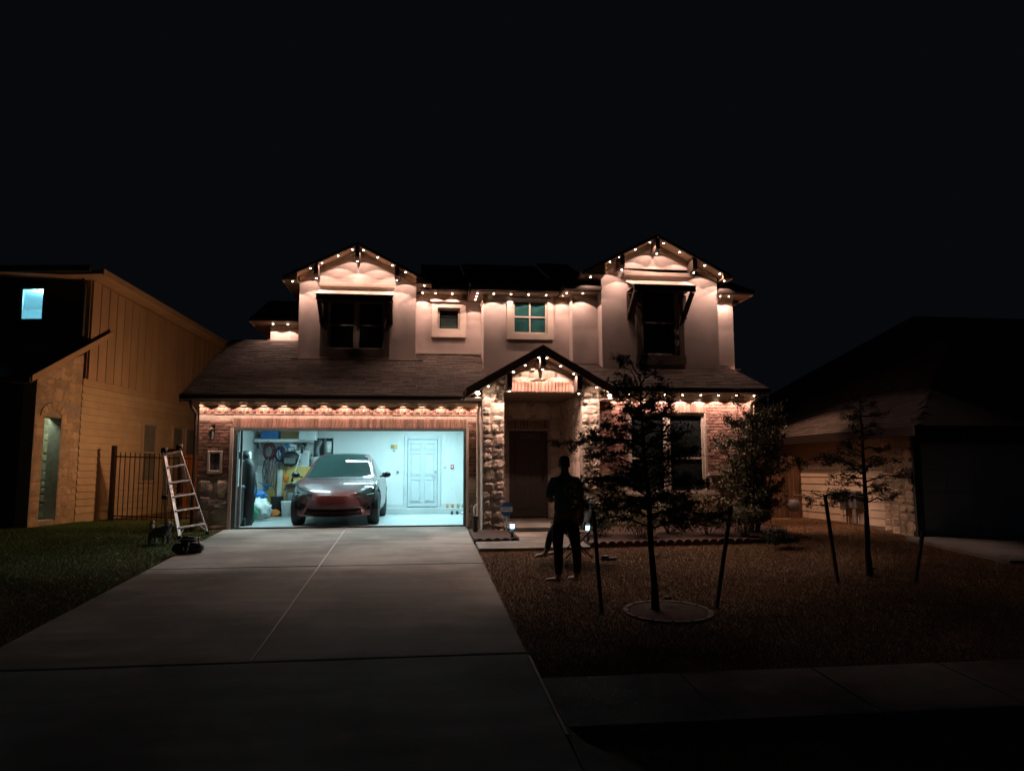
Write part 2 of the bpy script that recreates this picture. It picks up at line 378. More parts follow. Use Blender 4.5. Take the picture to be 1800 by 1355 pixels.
def window(parent, x0, x1, z0, z1, Y, cols=1, rows=(.5,), fr=.05, pm='pane', fm='frame', blinds=None, depth=.05, name='window'):
    """frame ring set in an opening; Y is the outer face of the frame"""
    f = MB(); f.box(x0,x1,Y,Y+depth,z1-fr,z1).box(x0,x1,Y,Y+depth,z0,z0+fr).box(x0,x0+fr,Y,Y+depth,z0+fr,z1-fr).box(x1-fr,x1,Y,Y+depth,z0+fr,z1-fr)
    wn = f.build(name, M[fm], parent)
    ix0, ix1, iz0, iz1 = x0+fr, x1-fr, z0+fr, z1-fr
    xs = [ix0+(ix1-ix0)*i/cols for i in range(cols+1)]; zs = [iz0]+[iz0+(iz1-iz0)*r_ for r_ in rows]+[iz1]
    for x in xs[1:-1]: MB().box(x-fr*.35,x+fr*.35,Y+.006,Y+depth-.006,iz0,iz1).build('mullion', M[fm], wn)
    for z in zs[1:-1]: MB().box(ix0,ix1,Y+.010,Y+depth-.010,z-fr*.35,z+fr*.35).build('rail', M[fm], wn)
    for a, b in zip(xs, xs[1:]):
        for c, d in zip(zs, zs[1:]):
            g = fr*.2
            MB().box(a+g,b-g,Y+depth*.55,Y+depth*.55+.006,c+g,d-g).build('pane', M[pm], wn)
    if blinds:
        z = blinds[0]
        while z < blinds[1]:
            for a, b in zip(xs, xs[1:]):
                s_ = MB().add([(a+.03,Y+depth*.5,z),(b-.03,Y+depth*.5,z),(b-.03,Y+depth*.5-.012,z+.028),(a+.03,Y+depth*.5-.012,z+.028)], [(0,1,2,3)]).build('blind_slat', M['blind'], wn)
            z += .05
    return wn
M['blind'] = mat('blind_slats', (.10,.17,.16), .6, .1, 4, 0)
def trim_ring(parent, x0, x1, z0, z1, t, Y, proud, m='trim', name='window_trim', sill=True):
    mb = MB(); mb.box(x0-t,x1+t,Y-proud,Y-.002,z1,z1+t).box(x0-t,x1+t,Y-proud,Y-.002,z0-t,z0).box(x0-t,x0,Y-proud,Y-.002,z0,z1).box(x1,x1+t,Y-proud,Y-.002,z0,z1)
    o = mb.build(name, M[m], parent)
    if sill: MB().box(x0-t-.03,x1+t+.03,Y-proud-.05,Y-.002,z1+t+.002,z1+t+.05).build('window_head', M[m], parent); MB().box(x0-t-.01,x1+t+.01,Y-proud-.04,Y-.002,z0-t-.052,z0-t-.002).build('window_sill', M[m], parent)
    return o

# ================================================================== GROUND
def sheet(name, pts, m, th=.02, kind='structure', parent=None, label=None):
    mb = MB().poly(pts, (0,0,-th)); o = mb.build(name, m, parent)
    if kind: o['kind'] = kind
    return o
def ground_grid():
    xs = [-250,-80,-30,-14,-8,-4.6,-2,1.2,4,8,11,16,30,90,250]; ys = [-120,-30,0,3.2,5,6.5,8,10,12,14,16.3,20,30,60,140,320]
    mb = MB()
    for y in ys:
        for x in xs: mb.v.append((x, y, gz(x,y)-.012))
    n = len(xs)
    for j in range(len(ys)-1):
        for i in range(n-1): q = j*n+i; mb.f.append((q, q+1, q+n+1, q+n))
    o = mb.build('ground', M['soil']); o['kind'] = 'structure'
ground_grid()
dz = lambda Y: -0.057*(16.3-Y)-.012
# the drive: slabs with recessed joints
drive = empty('driveway'); drive['kind'] = 'structure'
def slab_piece(name, x0, x1, y0, y1, m, parent, lift=0, pts=None):
    pts = pts or [(x0,y0),(x1,y0),(x1,y1),(x0,y1)]
    q = [(x, y, dz(y)+lift) for x, y in pts]; MB().poly(q, (0,0,-.10)).build(name, m, parent, bevel=.006)
g = .011
for (ya, yb) in ((11.93, 16.29), (7.22, 11.91)):
    slab_piece('slab', -4.0, -1.5-g, ya+g, yb-g, M['conc'], drive); slab_piece('slab', -1.5+g, 1.04, ya+g, yb-g, M['conc'], drive)
slab_piece('slab', 0,0,0,0, M['conc'], drive, pts=[(-4.2,3.4),(1.04,3.4),(1.04,7.20-g),(-4.2,7.20-g)])
slab_piece('apron', 0,0,0,0, M['conc2'], drive, pts=[(1.055,3.4),(2.1,3.4),(1.5,4.6),(1.15,5.2),(1.055,5.6)])
MB().add([(-4.0,7.2,dz(7.2)-.035),(1.05,7.2,dz(7.2)-.035),(1.05,16.3,dz(16.3)-.035),(-4.0,16.3,dz(16.3)-.035)], [(0,1,2,3)]).build('joint_filler', M['concdark'], drive)
MB().add([(-1.509,7.25,dz(7.25)+.002),(-1.491,7.25,dz(7.25)+.002),(-1.491,16.28,dz(16.28)+.002),(-1.509,16.28,dz(16.28)+.002)], [(0,1,2,3)]).build('expansion_strip', M['frame'], drive)
MB().poly([(1.035,5.3,dz(5.3)+.012),(1.06,5.3,dz(5.3)+.012),(1.06,7.1,dz(7.1)+.012),(1.035,7.1,dz(7.1)+.012)], (0,0,-.06)).build('expansion_strip', M['frame'], drive)
side = empty('sidewalk'); side['kind'] = 'structure'
x = 1.06
while x < 14:
    slab_piece('slab', x+.006, x+1.22, 5.45, 6.5, M['conc2'], side); x += 1.23
x = -4.22
while x > -16:
    slab_piece('slab', x-1.22, x-.006, 5.45, 6.5, M['conc2'], side); x -= 1.23
path = empty('path'); path['kind'] = 'structure'
slab_piece('slab', 1.08, 3.1, 13.28, 14.55, M['conc'], path, .004); slab_piece('slab', 1.08, 3.1, 14.57, 15.28, M['conc'], path, .004)
slab_piece('slab', 9.6, 13.5, 11.2, 13.8, M['conc'], path, .004)
st = MB().box(-120,120,-6,3.0,-1.05,-.93).build('street', M['asphalt']); st['kind'] = 'structure'

# ================================================================== MAIN HOUSE
H = empty('brick_house', (0, 16.3, 0)); H.location = (0,0,0)
tag(H, 'two-storey brick and stucco house with lit roof edges and an open double garage', 'house')
rf = lambda *a: None
# --- garage front wall
GWALL = wall_y('garage_wall', -4.6, 1.33, -.12, 2.70, 16.312, [(-3.90,1.05,-.13,2.10)], M['mortar'], H)
HOLE = [(-3.90,1.05,-.2,2.33)]
soldiers(-4.6, 1.33, 2.555, 16.30, GWALL)
bricks(-4.6, 1.33, 2.385, 2.44, 16.30, [], GWALL)
bricks(-4.6, 1.33, 2.315, 2.36, 16.30, [], GWALL)
soldiers(-3.90, 1.05, 2.21, 16.298, GWALL)
bricks(-4.6, -3.92, 1.14, 2.30, 16.30, [(-4.41,-4.09,1.13,1.63)], GWALL); bricks(1.07, 1.33, 1.14, 2.30, 16.30, [], GWALL)
for i in range(10): brick_jobs.append((-4.57+i*.0715, 1.09, 16.285, 'h', GWALL, 1))
for i in range(3): brick_jobs.append((1.10+i*.09, 1.09, 16.285, 'h', GWALL, 1))
stones(-4.6, -3.92, -.1, 1.04, 16.31, GWALL, smin=.26, smax=.6, deep=.05)
stones(1.07, 1.32, -.1, 1.04, 16.31, GWALL, smin=.24, smax=.5, deep=.04)
# dentils below the top soldier course
for i in range(41):
    x = -4.52+i*.144
    if x < 1.3: MB().box(x,x+.07,16.296,16.312,2.425,2.448).build('dentil', M['darkwood'], GWALL)
# jambs, header and threshold of the garage opening
GO = MB().box(-3.90,-3.80,16.30,16.47,-.01,2.05).box(.985,1.05,16.30,16.47,-.01,2.05).box(-3.90,1.05,16.30,16.47,2.05,2.115).build('garage_door_frame', M['dframe'], H, bevel=.004)
MB().box(-3.95,-3.885,16.255,16.305,-.02,2.10).build('jamb_trim', M['frame'], GO)
MB().box(1.04,1.09,16.255,16.305,-.02,2.12).build('jamb_trim', M['frame'], GO)
MB().box(-3.80,.985,16.32,16.38,-.012,.018).build('threshold_strip', M['blackp'], GO)
tr = MB().box(-3.79,-3.745,16.50,16.56,0,2.1).build('door_track', M['greyp'], H)
# --- garage interior
MB().box(-4.45,1.6,16.38,21.6,-.06,0).build('garage_floor', M['gfloor'], H)
MB().box(-4.45,1.6,20.9,21.5,.001,.15).build('garage_ledge', M['gfloor'], H, bevel=.008)
MB().box(-4.55,-4.45,16.40,21.6,-.05,2.7).build('garage_side_wall', M['gwall'], H)
MB().box(1.6,1.7,16.47,21.6,-.05,2.7).build('garage_side_wall', M['gwall'], H)
MB().box(-4.5,-3.92,16.42,16.47,-.05,2.7).box(1.07,1.6,16.42,16.47,-.05,2.7).box(-3.92,1.07,16.47,16.5,2.115,2.7).build('garage_front_lining', M['gwall'], H)
BW = wall_y('garage_back_wall', -4.45, 1.6, -.05, 2.66, 21.5, [(-2.95,-2.40,1.0,2.11)], M['gwall'], H)
MB().box(-3.0,-2.35,21.95,22.0,.9,2.2).box(-3.0,-2.95,21.66,22,.9,2.2).box(-2.40,-2.35,21.66,22,.9,2.2).box(-3.0,-2.35,21.66,22,2.11,2.16).box(-3.0,-2.35,21.66,22,.95,1.0).build('heater_niche', M['greyp'], H)
MB().box(-4.55,1.7,16.40,21.7,2.66,2.70).build('garage_ceiling', M['gwall'], H)
# inner door
MB().box(-.312,.552,21.47,21.50,.152,2.085).build('inner_door_stop', M['greyp'], H); gd = MB().box(-.295,.535,21.44,21.468,.175,2.062).build('inner_door', M['door'], H, bevel=.004)
for cx_ in (-.075, .315):
    for a, b in ((.32,.92),(1.07,1.66),(1.78,1.95)):
        MB().box(cx_-.12,cx_+.12,21.425,21.441,a+.015,b-.015).build('door_panel', M['door'], gd, bevel=.010)
        q = MB(); q.box(cx_-.15,cx_-.135,21.420,21.441,a-.02,b+.02).box(cx_+.135,cx_+.15,21.420,21.441,a-.02,b+.02).box(cx_-.15,cx_+.15,21.420,21.441,b+.005,b+.02).box(cx_-.15,cx_+.15,21.420,21.441,a-.02,a-.005); q.build('panel_moulding', M['door'], gd)
MB().lathe((.49,21.44,1.16),[(.022,0),(.03,-.02),(.018,-.03)],10,'y').build('deadbolt', M['steel'], gd, True)
MB().tube([(.49,21.44,1.0),(.49,21.38,1.0),(.39,21.37,.99)],.012,8).build('handle', M['steel'], gd, True)
MB().box(-.40,-.31,21.455,21.5,.15,2.17).box(.55,.64,21.455,21.5,.15,2.17).box(-.31,.55,21.455,21.5,2.08,2.17).build('inner_door_casing', M['door'], H, bevel=.006)
MB().box(.66,1.6,21.485,21.5,.15,.24).build('skirting_board', M['door'], H); MB().box(-2.3,-.41,21.485,21.5,.15,.24).build('skirting_board', M['door'], H)
# --- left side wall, side eave
MB().box(-4.6,-4.55,16.47,26,-.1,2.7).build('side_wall', M['stucco'], H)
# --- garage roof
def roof(parent, o, u, v, W, Lg, th=.13, soff='soffit', name='roof', m=None, trim=None):
    o = Vector(o); s_ = slab(o, u, v, W, Lg, th).build(name, M[soff], parent); shingles(s_, o, u, v, W, Lg, m=m, trim=trim); return s_
sl = .473; vd = Vector((0,1,sl)); Lr = (19.75-15.85)*vd.length
gr = roof(H, (-4.86,15.86,2.74), (1,0,0), vd, 6.42, Lr)
def gutter(parent, x0, x1, Y, z, d=.11, h=.11):
    mb = MB(); prof = [(0,0),(-.9*d,0),(-d,.35*h),(-d,h),(-.9*d,h),(-.88*d,.12*h),(-.06*d,.12*h),(-.06*d,h),(0,h)]
    mb.poly([(x0, Y+a, z+b) for a, b in prof], (x1-x0,0,0)); return mb.build('gutter', M['gutter'], parent)
gutter(gr, -4.86, .95, 15.86, 2.665, .11, .10)
MB().box(-4.86,1.4,15.862,15.885,2.665,2.735).build('fascia', M['darkwood'], gr)
MB().box(-4.86,1.4,15.885,16.30,2.70,2.71).build('eave_soffit', M['soffit'], gr)
MB().box(-4.6,1.33,16.268,16.298,2.565,2.699).build('frieze_board', M['soffit'], H)
mb = MB().poly([(-4.875,15.85,2.60),(-4.875,19.75,2.60+sl*3.9),(-4.875,19.75,2.76+sl*3.9),(-4.875,15.85,2.76)], (.02,0,0)); mb.build('rake_board', M['darkwood'], gr)
# downspouts
MB().tube([(-4.66,15.83,2.63),(-4.66,15.95,2.50),(-4.65,16.22,2.40),(-4.65,16.24,2.2),(-4.65,16.24,-.05)],.032,8).build('downspout', M['gutter'], H, True)
MB().tube([(1.29,15.80,2.60),(1.29,16.0,2.5),(1.285,16.16,2.42),(1.285,16.2,2.2),(1.285,16.2,.02),(1.285,16.05,-.06)],.030,8).build('downspout', M['frame'], H, True)
# --- upper walls
def up_wall(name, x0, x1, z0, z1, Y, holes=[], th=.16): return wall_y(name, x0, x1, z0, z1, Y, holes, M['stucco'], H, th)
up_wall('upper_wall', -3.93, -2.94, 4.3, 5.06, 20.0)
MB().box(-3.93,-3.85,20.16,24,4.3,5.06).build('upper_side_wall', M['stucco'], H)
for x in (-3.45,): MB().box(x,x+.03,19.985,20.0,4.5,5.05).build('control_joint', M['trim'], H)
lr = roof(H, (-4.38,19.6,5.14), (1,0,0), Vector((0,1,.42)), 2.0, 2.6, th=.06)
MB().box(-4.38,-2.96,19.60,20.0,5.055,5.075).box(-4.38,-3.93,20.0,24,5.055,5.075).build('eave_soffit', M['soffit'], lr)
gutter(lr, -4.38, -2.96, 19.6, 5.06, .09, .09); MB().box(-4.40,-4.38,19.6,24,5.04,5.16).build('fascia', M['trim'], lr)
MB().box(-3.93,-2.96,19.97,19.998,4.925,5.053).build('frieze_board', M['soffit'], H)
up_wall('upper_wall', -.10, 1.57, 3.9, 5.72, 18.8, [(.45,1.03,4.77,5.35)])
up_wall('upper_wall', 1.57, 3.73, 2.9, 5.55, 18.0, [(2.29,3.18,4.56,5.44)])
MB().box(1.571,1.73,18.16,18.8,2.9,5.55).build('upper_side_wall', M['stucco'], H)
up_wall('upper_wall', 3.73, 4.37, 2.9, 5.50, 17.6)
MB().box(3.731,3.89,17.76,18.0,2.9,5.50).build('upper_side_wall', M['stucco'], H)
up_wall('upper_wall', 7.31, 7.88, 3.5, 5.53, 17.6); MB().box(7.72,7.879,17.76,24,3.4,5.53).build('upper_side_wall', M['stucco'], H)
def eave(x0, x1, Yw, z, ov=.4, left=None, right=None, fx0=None, fx1=None, rise=4.4):
    """a stretch of boxed eave along a wall at Yw with its roof above; left/right give the side overhang"""
    r_ = roof(H, (x0, Yw-ov, z+.10), (1,0,0), Vector((0,1,.42)), x1-x0, rise, th=.07)
    MB().box(x0,x1,Yw-ov,Yw-.001,z,z+.02).build('eave_soffit', M['soffit'], r_)
    MB().box(x0,x1,Yw-ov-.02,Yw-ov,z-.01,z+.10).build('fascia', M['darkwood'], r_)
    gutter(r_, x0, x1, Yw-ov-.022, z+.005, .09, .10)
    MB().box(fx0 if fx0 is not None else x0, fx1 if fx1 is not None else x1,Yw-.03,Yw-.002,z-.135,z-.001).build('frieze_board', M['soffit'], H)
    return r_
e1 = eave(.02, 1.20, 18.8, 5.70, fx0=-.08, fx1=1.56)
MB().box(.02,1.56,18.4,18.79,5.701,5.715).build('eave_soffit', M['soffit'], e1)
e2 = eave(1.22, 3.42, 18.0, 5.53, fx0=1.58, fx1=2.10)
MB().box(3.42,3.72,17.6,17.99,5.531,5.548).build('eave_soffit', M['soffit'], e2)
MB().box(3.32,3.72,17.971,17.997,5.35,5.529).build('frieze_board', M['soffit'], H)
MB().box(1.22,1.569,18.001,18.78,5.53,5.548).build('side_soffit', M['soffit'], e2); MB().box(1.20,1.22,17.6,18.8,5.50,5.64).build('fascia', M['darkwood'], e2)
MB().box(1.541,1.569,18.0,18.78,5.36,5.528).build('frieze_board', M['soffit'], H)
e3 = eave(3.44, 4.36, 17.6, 5.50, fx0=3.74, fx1=4.35)
MB().box(3.44,3.729,17.601,17.99,5.50,5.518).build('side_soffit', M['soffit'], e3); MB().box(3.42,3.44,17.2,18.0,5.48,5.62).build('fascia', M['darkwood'], e3)
e4 = eave(7.33, 8.25, 17.6, 5.52, fx0=7.33, fx1=7.87)
MB().box(7.89,8.25,17.601,23,5.521,5.539).build('side_soffit', M['soffit'], e4); MB().box(8.25,8.27,17.2,23,5.50,5.63).build('fascia', M['trim'], e4)
# --- gabled dormers
def gable(x0, x1, Yw, zb, rx, rz, hx, slope, ov, holes, left_e, right_e, back, frieze_h=.13):
    f = lambda x: rz - slope*abs(x-rx)
    w_ = wall_y('gable_wall', x0, x1, zb, f(x0)-.0, Yw, holes, M['stucco'], H)
    MB().poly([(x0,Yw,f(x0)),(x1,Yw,f(x1)),(rx,Yw,rz)] if abs(f(x0)-f(x1)) < .02 else [(x0,Yw,f(x0)),(x1,Yw,f(x0)),(x1,Yw,f(x1)),(rx,Yw,rz)], (0,.16,0)).build('gable_peak', M['stucco'], H)
    MB().box(x0,x0+.15,Yw+.161,back,zb,f(x0)).build('dormer_side_wall', M['stucco'], H); MB().box(x1-.15,x1,Yw+.161,back,zb,f(x1)).build('dormer_side_wall', M['stucco'], H)
    Y0 = Yw-ov
    for sgn, xe in ((-1, left_e), (1, right_e)):
        Wd = abs(rx-xe); vv = Vector((-sgn, 0, slope)); o = (xe, Y0, f(xe)+.065)
        s_ = slab(o, (0,1,0), vv, back+1-Y0, Wd*math.sqrt(1+slope**2), .055).build('roof', M['soffit'], H)
        shingles(s_, o, (0,1,0), vv, back+1-Y0, Wd*math.sqrt(1+slope**2))
        MB().poly([(xe,Y0-.022,f(xe)-.01),(rx,Y0-.022,rz-.01),(rx,Y0-.022,rz+.075),(xe,Y0-.022,f(xe)+.075)], (0,.02,0)).build('rake_fascia', M['darkwood'], s_)
        # thin drip edge that catches the light
        MB().poly([(xe,Y0-.03,f(xe)+.0),(rx,Y0-.03,rz+.0),(rx,Y0-.03,rz+.014),(xe,Y0-.03,f(xe)+.014)], (0,.007,0)).build('drip_edge', M['trim'], s_)
        wx = x0 if sgn < 0 else x1
        if abs(xe-wx) > .05:
            MB().box(min(xe,wx),max(xe,wx),Y0,back,f(xe)-.012,f(xe)-.002).build('side_soffit', M['soffit'], s_)
            MB().poly([(xe,Y0+.002,f(xe)),(wx,Y0+.002,f(xe)),(wx,Y0+.002,f(wx)-.002)], (0,.02,0)).build('eave_return', M['soffit'], s_)
            MB().box(xe-.02*(sgn<0),xe+.02*(sgn>0),Y0,back,f(xe)-.03,f(xe)+.075).build('fascia', M['trim'], s_)
        # frieze under the rake, in two lengths
        xa, xb = wx, rx
        MB().poly([(xa,Yw-.028,f(xa)-.012-frieze_h),(xb,Yw-.028,rz-.012-frieze_h),(xb,Yw-.028,rz-.012),(xa,Yw-.028,f(xa)-.012)], (0,.026,0)).build('rake_frieze', M['soffit'], H)
    return f
f1 = gable(-2.94, -.10, 18.3, 3.75, -1.53, 6.66, 0, .508, .4, [(-2.24,-.87,4.15,5.37)], -3.28, .25, 20.6)
f2 = gable(4.37, 7.31, 17.2, 3.3, 5.68, 6.77, 0, .515, .4, [(5.36,6.29,3.95,5.62)], 3.83, 7.53, 20.6)
def outrigger(x, Ya, Yb, ztop, zbot, parent=None):
    w_ = .055; MB().poly([(x-w_,Ya,ztop),(x-w_,Ya,zbot+.05),(x-w_,Ya+.06,zbot),(x-w_,Yb,zbot),(x-w_,Yb,ztop)], (2*w_,0,0)).build('outrigger', M['darkwood'], parent or H, bevel=.004)
for x in (-2.50,-1.53,-.57): outrigger(x, 17.88, 18.27, f1(x)+(.0 if x != -1.53 else .0), f1(x)-(.34 if x == -1.53 else .30))
for x in (4.80,5.68,6.60): outrigger(x, 16.78, 17.17, f2(x), f2(x)-(.34 if x == 5.68 else .31))
# flashing where walls meet the roof
for (xa, xb, Y, z) in ((-3.1,.08,18.24,3.885),(-.08,1.57,18.74,4.15),(4.37,7.5,17.14,3.53),(7.35,8.0,17.54,3.68),(-3.98,-2.95,19.94,4.62)):
    MB().bar((xa,Y,z),(xb,Y,z),.07,.012).build('flashing', M['trim'], H)
# awnings
def awning(x0, x1, Yw, Yf, zw, zf, zbr, fh=.12):
    a = MB().poly([(x0,Yf,zf),(x0,Yw-.002,zw),(x0,Yw-.002,zw-.03),(x0,Yf,zf-.03)], (x1-x0,0,0)).build('awning', M['trim'], H)
    MB().box(x0+.01,x1-.01,Yf-.012,Yf+.03,zf-.03-fh,zf-.002).build('awning_fascia', M['darkwood'], a)
    n = int((x1-x0)/.28)
    for i in range(1, n): MB().bar((x0+i*(x1-x0)/n,Yf+.04,zf-.05),(x0+i*(x1-x0)/n,Yw-.01,zw-.06),.04,.05).build('rafter', M['darkwood'], a)
    MB().box(x0+.02,x1-.02,Yf+.04,Yw-.01,zf-.045,zf-.032).build('awning_lining', M['darkwood'], a)
    for x in (x0+.07, x1-.07):
        b = MB().bar((x,Yf+.05,zf-.14),(x,Yw-.03,zbr),.085,.10).build('awning_bracket', M['darkwood'], a); MB().box(x-.045,x+.045,Yw-.09,Yw-.002,zbr-.08,zf-.1).build('bracket_post', M['darkwood'], a)
    return a
awning(-2.46, -.64, 18.3, 17.6, 5.62, 5.37, 4.86); awning(4.97, 6.50, 17.2, 16.5, 5.80, 5.53, 4.92)
MB().box(-2.47,-.63,18.2,18.298,5.70,5.79).build('window_ledge', M['trim'], H, bevel=.01); MB().box(4.92,6.66,17.10,17.198,5.90,5.99).build('window_ledge', M['trim'], H, bevel=.01)
# windows of the upper floor
MB().box(-2.42,-2.24,18.25,18.298,4.02,5.38).box(-.87,-.74,18.25,18.298,4.02,5.38).box(-2.42,-.74,18.24,18.298,3.97,4.15).build('window_trim', M['shade_trim'], H)
window(H, -2.24, -1.575, 4.15, 5.37, 18.34, 1, (.5,)); window(H, -1.535, -.87, 4.15, 5.37, 18.34, 1, (.5,)); MB().box(-1.575,-1.535,18.33,18.40,4.15,5.37).build('mullion_post', M['frame'], H)
MB().box(5.23,5.36,17.15,17.198,3.72,5.62).box(6.29,6.42,17.15,17.198,3.72,5.62).box(5.2,6.45,17.14,17.198,3.72,3.95).build('window_trim', M['shade_trim'], H)
window(H, 5.36, 6.29, 3.95, 5.62, 17.27, 1, (.49,), fr=.06)
trim_ring(H, .45, 1.03, 4.77, 5.35, .145, 18.8, .05)
window(H, .45, 1.03, 4.77, 5.35, 18.83, 1, (), fr=.05, blinds=(4.85,5.06))
trim_ring(H, 2.29, 3.18, 4.56, 5.44, .14, 18.0, .05, sill=False)
MB().box(2.22,3.25,17.94,17.998,5.455,5.50).build('window_head', M['darkwood'], H)
window(H, 2.29, 3.18, 4.56, 5.44, 18.03, 2, (.5,), fr=.055, pm='tealpane')
# --- entry portal
fp = lambda x: 3.61 - .575*abs(x-2.57)
PW = wall_y('portal_wall', 1.33, 3.86, -.2, 2.86, 15.52, [(1.79,3.47,-.21,2.84)], M['stonem'], H, th=.2)
MB().poly([(1.33,15.52,2.86),(3.86,15.52,2.86),(2.57,15.52,fp(2.57)-.02)], (0,.2,0)).build('portal_gable', M['stonem'], H)
MB().box(1.33,1.53,15.72,16.30,-.2,2.86).build('portal_side_wall', M['stonem'], H); MB().box(3.66,3.86,15.72,15.80,-.2,2.86).build('portal_side_wall', M['stonem'], H)
stones(1.34, 1.79, -.12, 2.84, 15.515, PW, smin=.12, smax=.42, deep=.065)
stones(3.47, 3.85, -.12, 2.84, 15.515, PW, smin=.11, smax=.38, deep=.065)
cl = lambda x: fp(x)-.03
stones(1.92, 3.27, 3.06, 3.58, 15.515, PW, clip=cl, smin=.14, smax=.46, deep=.07)
stones(1.36, 1.92, 2.84, 3.25, 15.515, PW, clip=cl, smin=.14, smax=.4, deep=.08); stones(3.27, 3.84, 2.84, 3.25, 15.515, PW, clip=cl, smin=.14, smax=.4, deep=.08)
soldiers(1.93, 3.26, 2.95, 15.47, PW)
# recess of the porch
PB = wall_y('porch_back_wall', 1.6, 3.6, -.05, 2.86, 18.02, [(2.20,3.16,0.03,2.15)], M['stonem'], H)
stones(1.79, 3.5, 2.44, 2.84, 18.015, PB, smin=.3, smax=.7, deep=.015, mtl='lit_porchstone'); stones(3.22, 3.5, .03, 2.44, 18.015, PB, smin=.2, smax=.4, deep=.015, mtl='lit_porchstone'); stones(1.79, 2.13, .03, 2.44, 18.015, PB, smin=.2, smax=.4, deep=.015, mtl='lit_porchstone')
soldiers(2.16, 3.20, 2.30, 18.0, PB)
PR = MB().box(-18.02,-15.73,3.475,3.60,-.05,2.86).build('porch_side_wall', M['stonem'], H); PR.rotation_euler.z = R(-90)
stones(-18.0, -15.74, .03, 2.84, 3.47, PR, smin=.3, smax=.75, deep=.012, mtl='lit_porchstone')
MB().box(1.6,1.785,15.73,18.02,-.05,2.86).build('porch_side_wall', M['stonem'], H)
MB().box(1.6,3.6,15.72,18.02,2.86,2.9).build('porch_ceiling', M['soffit'], H)
MB().box(1.79,3.47,15.32,18.0,-.14,.02).build('porch_step', M['conc'], H, bevel=.01)
fd = MB().box(2.25,3.11,18.06,18.10,.06,2.10).build('front_door', M['frontdoor'], H, bevel=.004)
for a, b in ((.25,.85),(.98,1.9)):
    for c, d in ((2.36,2.64),(2.72,3.0)): MB().box(c,d,18.048,18.06,a,b).build('door_panel', M['frontdoor'], fd, bevel=.008)
MB().box(3.02,3.06,18.02,18.06,.95,1.30).box(3.01,3.07,18.045,18.06,.90,1.40).build('handle', M['brass'], fd, bevel=.006)
MB().box(2.20,2.25,18.03,18.12,.03,2.15).box(3.11,3.16,18.03,18.12,.03,2.15).box(2.25,3.11,18.03,18.12,2.10,2.15).build('front_door_frame', M['frontdoor'], H)
# portal roof
Y0 = 15.12
for sgn, xe in ((-1,.96),(1,4.18)):
    sp = .575; vv = Vector((-sgn,0,sp)); Wd = abs(2.57-xe); o = (xe, Y0, fp(xe)+.17)
    s_ = slab(o, (0,1,0), vv, 17.98-Y0, Wd*math.sqrt(1+sp*sp), .14).build('roof', M['soffit'], H); shingles(s_, o, (0,1,0), vv, 17.98-Y0, Wd*math.sqrt(1+sp*sp))
    MB().poly([(xe,Y0-.03,fp(xe)+.0),(2.57,Y0-.03,3.61),(2.57,Y0-.03,3.80),(xe,Y0-.03,fp(xe)+.19)], (0,.028,0)).build('rake_fascia', M['lit_fascia'], s_)
    MB().poly([(xe,Y0-.037,fp(xe)-.004),(2.57,Y0-.037,3.606),(2.57,Y0-.037,3.618),(xe,Y0-.037,fp(xe)+.008)], (0,.006,0)).build('drip_edge', M['trim'], s_)
    wx = 1.33 if sgn < 0 else 3.86
    MB().box(min(xe,wx),max(xe,wx),Y0,15.8,fp(xe)-.01,fp(xe)).build('side_soffit', M['trim'], s_)
    MB().poly([(wx,15.49,fp(wx)-.10),(2.57,15.49,3.51),(2.57,15.49,3.60),(wx,15.49,fp(wx)-.01)], (0,.03,0)).build('rake_frieze', M['soffit'], s_)
for x in (1.86,2.57,3.34): outrigger(x, 15.10, 15.50, fp(x), fp(x)-(.28 if x == 2.57 else .34))
# --- wing on the right
WW = wall_y('wing_wall', 3.86, 7.5, -.25, 2.84, 15.812, [(4.60,6.32,.68,2.44)], M['mortar'], H)
hl = [(4.56,6.36,.6,2.45)]
bricks(3.86, 7.5, 1.14, 2.83, 15.80, [(4.56,6.36,.6,2.66)], WW); soldiers(4.56, 6.36, 2.555, 15.798, WW)
stones(3.87, 4.56, -.2, 1.05, 15.81, WW, smin=.2, smax=.5, deep=.06); stones(6.36, 7.5, -.2, 1.05, 15.81, WW, smin=.2, smax=.5, deep=.06); stones(4.56, 6.36, -.2, .60, 15.81, WW, smin=.2, smax=.5, deep=.06)
MB().box(3.86,4.56,15.74,15.81,1.06,1.11).build('ledge_course', M['trim'], H); MB().box(6.36,7.52,15.74,15.81,1.06,1.11).build('ledge_course', M['trim'], H); MB().box(4.54,6.38,15.73,15.81,.62,.68).build('window_sill', M['trim'], H)
for a, b in ((4.60,5.44),(5.48,6.32)): window(H, a, b, .68, 2.44, 15.86, 1, (.43,), fr=.055, blinds=(1.50,1.95), fm='frame')
MB().box(5.44,5.48,15.85,15.93,.68,2.44).build('mullion_post', M['frame'], H)
MB().box(7.34,7.499,15.98,24,-.25,2.84).build('wing_side_wall', M['stucco'], H)
wr = roof(H, (3.55,15.40,2.95), (1,0,0), Vector((0,1,.37)), 4.10, 2.55, th=.10)
gutter(wr, 3.95, 7.65, 15.40, 2.845); MB().box(3.9,7.65,15.402,15.425,2.83,2.95).build('fascia', M['darkwood'], wr)
MB().box(3.9,7.65,15.425,15.80,2.85,2.862).box(7.5,7.65,15.8,18,2.85,2.862).build('eave_soffit', M['soffit'], wr); MB().box(3.87,7.5,15.77,15.798,2.72,2.849).build('frieze_board', M['soffit'], H)
MB().poly([(7.652,15.40,2.82),(7.652,17.8,2.82+.37*2.4),(7.652,17.8,2.97+.37*2.4),(7.652,15.4,2.97)], (.02,0,0)).build('rake_board', M['darkwood'], wr)
